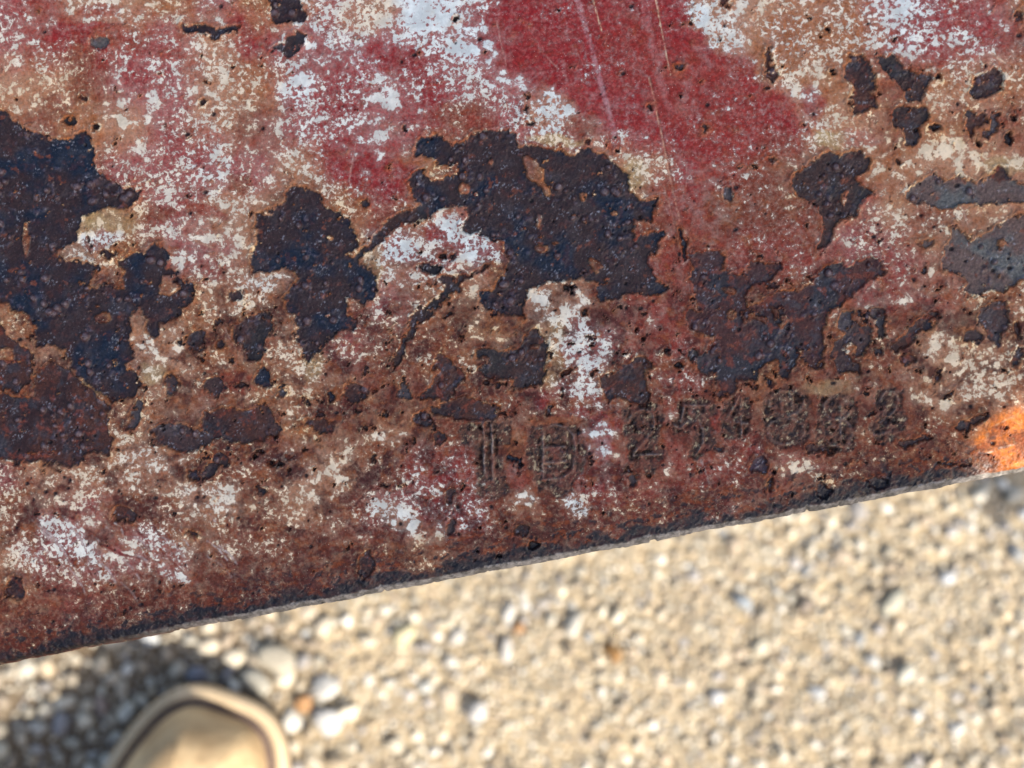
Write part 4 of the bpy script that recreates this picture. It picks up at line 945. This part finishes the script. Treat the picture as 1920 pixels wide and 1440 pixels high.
# loose gravel: one mass
bare_sand = [(1010, 1330, 110), (1180, 1030, 60), (1780, 1130, 90), (700, 1350, 40), (1560, 1290, 60)]
bs = [(gpos(a_, b_)[0], gpos(a_, b_)[1], c_ * .00032) for a_, b_, c_ in bare_sand]
vs, fs, cs = [], [], []
base = 0
n_st = 0
grs = np.random.default_rng(11)
occupied = {}
def try_place(x, y, r):
    key = (int(x // .012), int(y // .012))
    for a_ in (-1, 0, 1):
        for b_ in (-1, 0, 1):
            for (qx, qy, qr) in occupied.get((key[0] + a_, key[1] + b_), ()):
                if (qx - x) ** 2 + (qy - y) ** 2 < (.66 * (qr + r)) ** 2: return False
    occupied.setdefault(key, []).append((x, y, r)); return True
for (x, y, r) in feat_xy: try_place(x, y, r)
for size_lo, size_hi, n_try in ((.0058, .0086, 4000), (.0036, .0052, 4200), (.0021, .0036, 34000), (.0012, .0021, 16000)):
    for _ in range(n_try):
        x = grs.uniform(-.37, .37); y = grs.uniform(-.29, .04)
        left = np.clip((-.05 - x) / .12, 0, 1)
        if size_lo > .005 and grs.random() > (.95 if left > .5 else .06): continue
        if size_lo > .0036 and left < .5 and grs.random() > .6: continue
        if size_lo > .003 and any((x - a_) ** 2 + (y - b_) ** 2 < c_ * c_ for a_, b_, c_ in bs): continue
        r = grs.uniform(size_lo, size_hi)
        if not try_place(x, y, r): continue
        hi_ = r > .0042
        v_ = (SH_HI if hi_ else SH_LO)[grs.integers(14)]
        f_ = ico_f if hi_ else ico_f1
        Rm = yaw_mat(grs.uniform(0, 6.28), grs.normal() * .35, grs.normal() * .35)
        zz = float(0)
        vs.append((v_ * r) @ Rm.T + np.array([x, y, np.clip(.30 + .2 * grs.normal(), .1, .7) * r])); fs.append(f_ + base); base += len(v_)
        c_ = (STONE_COLS[grs.choice(9, p=STONE_W)] * .8 + .10) * grs.uniform(.46, .86)
        cs.append(np.tile(np.array([*np.clip(c_, 0, 1), 1]), (len(v_), 1))); n_st += 1
for _ in range(30000):                     # coarser cover of the ground round about
    x = grs.uniform(-.75, .75); y = grs.uniform(-.7, .75)
    if -.37 < x < .37 and -.29 < y < .04: continue
    r = grs.uniform(.0026, .0065)
    if not try_place(x, y, r): continue
    v_ = SH_LO[grs.integers(14)]
    vs.append((v_ * r) @ yaw_mat(grs.uniform(0, 6.28), grs.normal() * .35, grs.normal() * .35).T + np.array([x, y, .3 * r])); fs.append(ico_f1 + base); base += len(v_)
    c_ = (STONE_COLS[grs.choice(9, p=STONE_W)] * .8 + .10) * grs.uniform(.42, .84)
    cs.append(np.tile(np.array([*np.clip(c_, 0, 1), 1]), (len(v_), 1)))
Vv = np.concatenate(vs)
cen = np.concatenate([np.tile(v_.mean(0)[:2], (len(v_), 1)) for v_ in vs])
Vv[:, 2] += ground_height(cen[:, 0], cen[:, 1]) * ((np.abs(cen[:, 0]) < .46) & (np.abs(cen[:, 1]) < .37))
me = fast_mesh("gravel", Vv, np.concatenate(fs))
at = me.attributes.new("stone_tint", 'FLOAT_COLOR', 'POINT'); at.data.foreach_set("color", np.concatenate(cs).astype(np.float32).ravel())
gv = link("gravel", me, SM)
tag(gv, "loose pale limestone gravel in sun and shade covering the ground", "gravel", None, "stuff")
print("stones", n_st, "tris", len(me.polygons))

# ------------------------------------------------------------------ the tan boot whose toe shows at the lower left
TAN = simple_mat("tan_nubuck", tuple(srgb(158, 132, 96)), tuple(srgb(196, 170, 130)), 38, .8, .0012, 160)
TANW = simple_mat("tan_welt", tuple(srgb(178, 156, 124)), tuple(srgb(192, 170, 138)), 80, .55, .0004, 900)
GRV = simple_mat("welt_groove", tuple(srgb(66, 52, 50)), tuple(srgb(80, 64, 60)), 90, .8)
SOLE = simple_mat("dark_rubber", tuple(srgb(52, 42, 36)), tuple(srgb(66, 54, 46)), 60, .8)
def outline(inset, n=72):                  # footprint with the toe tip at the origin, heel towards -y
    pts = []
    Ls, hw = .30, .0575
    for i in range(n):
        t = 2 * math.pi * i / n
        c, s_ = math.cos(t), math.sin(t)
        y = -Ls / 2 + (Ls / 2) * (abs(s_) ** .78) * (1 if s_ >= 0 else -1)
        wv = hw * (1.0 if y > -.10 else 1 - .22 * min(1, (-.10 - y) / .08))
        x = wv * (abs(c) ** .62) * (1 if c >= 0 else -1)
        pts.append((x, y))
    P = np.array(pts)
    if inset:
        T = np.roll(P, -1, 0) - np.roll(P, 1, 0); T /= np.linalg.norm(T, axis=1)[:, None]
        nrm = np.stack([-T[:, 1], T[:, 0]], 1)
        P = P + nrm * inset
    return P
def loft(name, rings, mat, parent, cap_top=True, cap_bot=False):
    n = len(rings[0]); V_ = np.concatenate(rings); F = []
    for r_ in range(len(rings) - 1):
        for i in range(n):
            j = (i + 1) % n
            F.append((r_ * n + i, r_ * n + j, (r_ + 1) * n + j, (r_ + 1) * n + i))
    me_ = bpy.data.meshes.new(name)
    faces = [tuple(int(q) for q in f_) for f_ in F]
    if cap_top: faces.append(tuple(range((len(rings) - 1) * n, len(rings) * n)))
    if cap_bot: faces.append(tuple(reversed(range(n))))
    me_.from_pydata([tuple(map(float, v_)) for v_ in V_], [], faces)
    for p_ in me_.polygons: p_.use_smooth = True
    me_.update()
    return link(name, me_, mat, parent)
def ring(inset, z_):
    P = outline(inset); zz = np.full(len(P), z_) if np.isscalar(z_) else z_(P)
    return np.stack([P[:, 0], P[:, 1], zz], 1)
boot = bpy.data.objects.new("work_boot", None); COL.objects.link(boot)
tip = gpos(434, 1306, .034)
boot.location = (tip[0], tip[1], .001); boot.rotation_euler = (0, 0, math.radians(-20))
tag(boot, "rounded tan toe of a work boot standing on the gravel at the lower left", "boot")
loft("outsole", [ring(.004, .0), ring(.0005, .004), ring(0, .018), ring(.001, .022)], SOLE, boot, True, True)
loft("welt", [ring(.0006, .0222), ring(-.0012, .024), ring(-.0012, .031), ring(.001, .0345), ring(.0054, .0345), ring(.0064, .032)], TANW, boot, True, True)
loft("welt_groove", [ring(.0058, .0326), ring(.0060, .0332), ring(.0110, .0332)], GRV, boot, True, True)
def up(f):                                 # the upper: low dome over the toes, rising to the instep
    def fn(P):
        back = np.clip((-P[:, 1] - .05) / .12, 0, 1)
        return   .034 + f * (.048 + .062 * back * back * (3 - 2 * back))
    return fn
loft("upper", [ring(.0100, .0330), ring(.0103, up(.10)), ring(.0116, up(.35)), ring(.0160, up(.58)), ring(.021, up(.78)), ring(.028, up(.91)), ring(.036, up(.98)), ring(.046, up(1.0))], TAN, boot)
shaft = []
for z_, s_ in ((.09, 1.0), (.14, .92), (.20, .88), (.30, .95)):
    a_ = np.linspace(0, 2 * math.pi, 33)[:-1]
    shaft.append(np.stack([.048 * s_ * np.cos(a_), -.225 + .062 * s_ * np.sin(a_), np.full(32, z_)], 1))
loft("shaft", shaft, TAN, boot)
leg_r = []
for z_, r_, yo in ((.16, .075, 0), (.30, .082, -.005), (.48, .095, -.02), (.62, .105, -.05), (.80, .12, -.10)):
    a_ = np.linspace(0, 2 * math.pi, 41)[:-1]
    wob = 1 + .05 * np.sin(3 * a_ + z_ * 30) + .03 * np.sin(5 * a_ - z_ * 20)
    leg_r.append(np.stack([r_ * wob * np.cos(a_), -.235 + yo + r_ * wob * np.sin(a_), np.full(40, z_)], 1))
loft("trouser_leg", leg_r, simple_mat("dark_denim", tuple(srgb(44, 50, 66)), tuple(srgb(58, 64, 80)), 200, .9, .0004, 900), boot)
# stitches round the welt
P = outline(.0035, 150)
sv, sf = [], []
for i in range(len(P)):
    a_, b_ = P[i], P[(i + 1) % len(P)]
    L_ = np.linalg.norm(b_ - a_)
    if a_[1] < -.14: continue
    t_ = (b_ - a_) / L_; n_ = np.array([-t_[1], t_[0]]) * .0004
    p0_, p1_ = a_ + t_ * L_ * .15, a_ + t_ * L_ * .8
    k0 = len(sv)
    for q, zq in ((p0_ - n_, .0346), (p1_ - n_, .0346), (p1_ + n_, .0346), (p0_ + n_, .0346)): sv.append((q[0], q[1], zq - .0003))
    for q in (p0_ - n_, p1_ - n_, p1_ + n_, p0_ + n_): sv.append((q[0] * 1, q[1], .0352))
    sf += [(k0, k0 + 1, k0 + 5, k0 + 4), (k0 + 1, k0 + 2, k0 + 6, k0 + 5), (k0 + 2, k0 + 3, k0 + 7, k0 + 6), (k0 + 3, k0, k0 + 4, k0 + 7), (k0 + 4, k0 + 5, k0 + 6, k0 + 7)]
me = bpy.data.meshes.new("welt_stitching"); me.from_pydata(sv, [], sf)
link("welt_stitching", me, simple_mat("pale_thread", tuple(srgb(196, 176, 140)), tuple(srgb(206, 188, 152)), 60, .8), boot)

# ------------------------------------------------------------------ out-of-view slab added to keep the sun off the plate, and its props
GREY_STEEL = simple_mat("dull_grey_steel", tuple(srgb(96, 94, 88)), tuple(srgb(78, 74, 66)), 30, .6, .0004, 300)
blocker = bpy.data.objects.new("sun_blocker", None); COL.objects.link(blocker)
tag(blocker, "unseen dull grey slab added to keep the sun off the plate face", "sun blocker")
sdn = np.array(sun_dir)
def to_sun(P, zt):
    return P + sdn * ((zt - P[2]) / sdn[2])
shadow_edge = [(2300, 480), (2150, 585), (1930, 738), (1872, 780), (1838, 812), (1824, 850), (1828, 905), (1838, 980), (1850, 1150), (1000, 1330), (-80, 1400), (-120, 1300), (-120, -120), (2300, -120)]
ZD = .885
poly = [to_sun(on_plate(a_, b_), ZD) for a_, b_ in shadow_edge]
def slab(name, poly_, thick, mat, parent):
    n = len(poly_); vs_ = [tuple(p_) for p_ in poly_] + [(p_[0], p_[1], p_[2] + thick) for p_ in poly_]
    f_ = [tuple(range(n)), tuple(reversed(range(n, 2 * n)))] + [(i, i + n, (i + 1) % n + n, (i + 1) % n) for i in range(n)]
    me_ = bpy.data.meshes.new(name); me_.from_pydata(vs_, [], f_); me_.update()
    bm = bmesh.new(); bm.from_mesh(me_); bmesh.ops.recalc_face_normals(bm, faces=bm.faces); bm.to_mesh(me_); bm.free()
    return link(name, me_, mat, parent)
slab("blocker_sheet", poly, .008, GREY_STEEL, blocker)
# unseen slab added to throw the small shadow at the right of the gravel
br = [to_sun(on_ground(a_, b_), .50) for a_, b_ in [(1834, 700), (1832, 890), (1844, 955), (1866, 985), (1900, 970), (1950, 935), (2150, 880), (2150, 700)]]
slab("ground_blocker", br, .01, GREY_STEEL, blocker)
cx_, cy_ = np.mean([p_[0] for p_ in br]), np.mean([p_[1] for p_ in br])
def blocker_post(x, y, z0, z1, r_):
    a_ = np.linspace(0, 2 * math.pi, 17)[:-1]
    loft("blocker_post", [np.stack([x + r_ * np.cos(a_), y + r_ * np.sin(a_), np.full(16, z_)], 1) for z_ in (z0, z1)], GREY_STEEL, blocker, True, True)
def beam(name, a, b, hw, parent):          # square bar between two points
    a, b = Vector(a), Vector(b); d = (b - a).normalized(); s1 = d.orthogonal().normalized(); s2 = d.cross(s1)
    vs_ = [tuple(p_ + s1 * (i * hw) + s2 * (j * hw)) for p_ in (a, b) for i, j in ((-1, -1), (1, -1), (1, 1), (-1, 1))]
    me_ = bpy.data.meshes.new(name); me_.from_pydata(vs_, [], [(3, 2, 1, 0), (4, 5, 6, 7)] + [(i, (i + 1) % 4, (i + 1) % 4 + 4, i + 4) for i in range(4)]); me_.update()
    return link(name, me_, GREY_STEEL, parent)
dx_ = max(p_[0] for p_ in poly)
beam("blocker_beam", (dx_ - .05, poly[0][1] + .05, ZD + .02), (1.6, poly[0][1] + .05, ZD + .02), .012, blocker)  # props that hold up the added slabs
beam("blocker_post", (1.6, poly[0][1] + .05, 0), (1.6, poly[0][1] + .05, ZD + .008), .02, blocker)
bx_, by_ = max(p_[0] for p_ in br), max(p_[1] for p_ in br)
beam("blocker_arm", (bx_ - .02, by_ - .02, .505), (bx_ - .02, poly[0][1] + .05, ZD + .006), .008, blocker)
# support under the plate, hidden by it
sup = on_plate(500, 150)
loft("support_leg", [np.stack([sup[0] + .025 * np.cos(a_), sup[1] + .025 * np.sin(a_), np.full(16, z_)], 1) for a_ in [np.linspace(0, 2 * math.pi, 17)[:-1]] for z_ in (0, sup[2] - .016)], GREY_STEEL, None, True, True)
leg = bpy.data.objects["support_leg"]
mw = plate_mat_world.inverted()
leg.parent = plate; leg.matrix_parent_inverse = mw
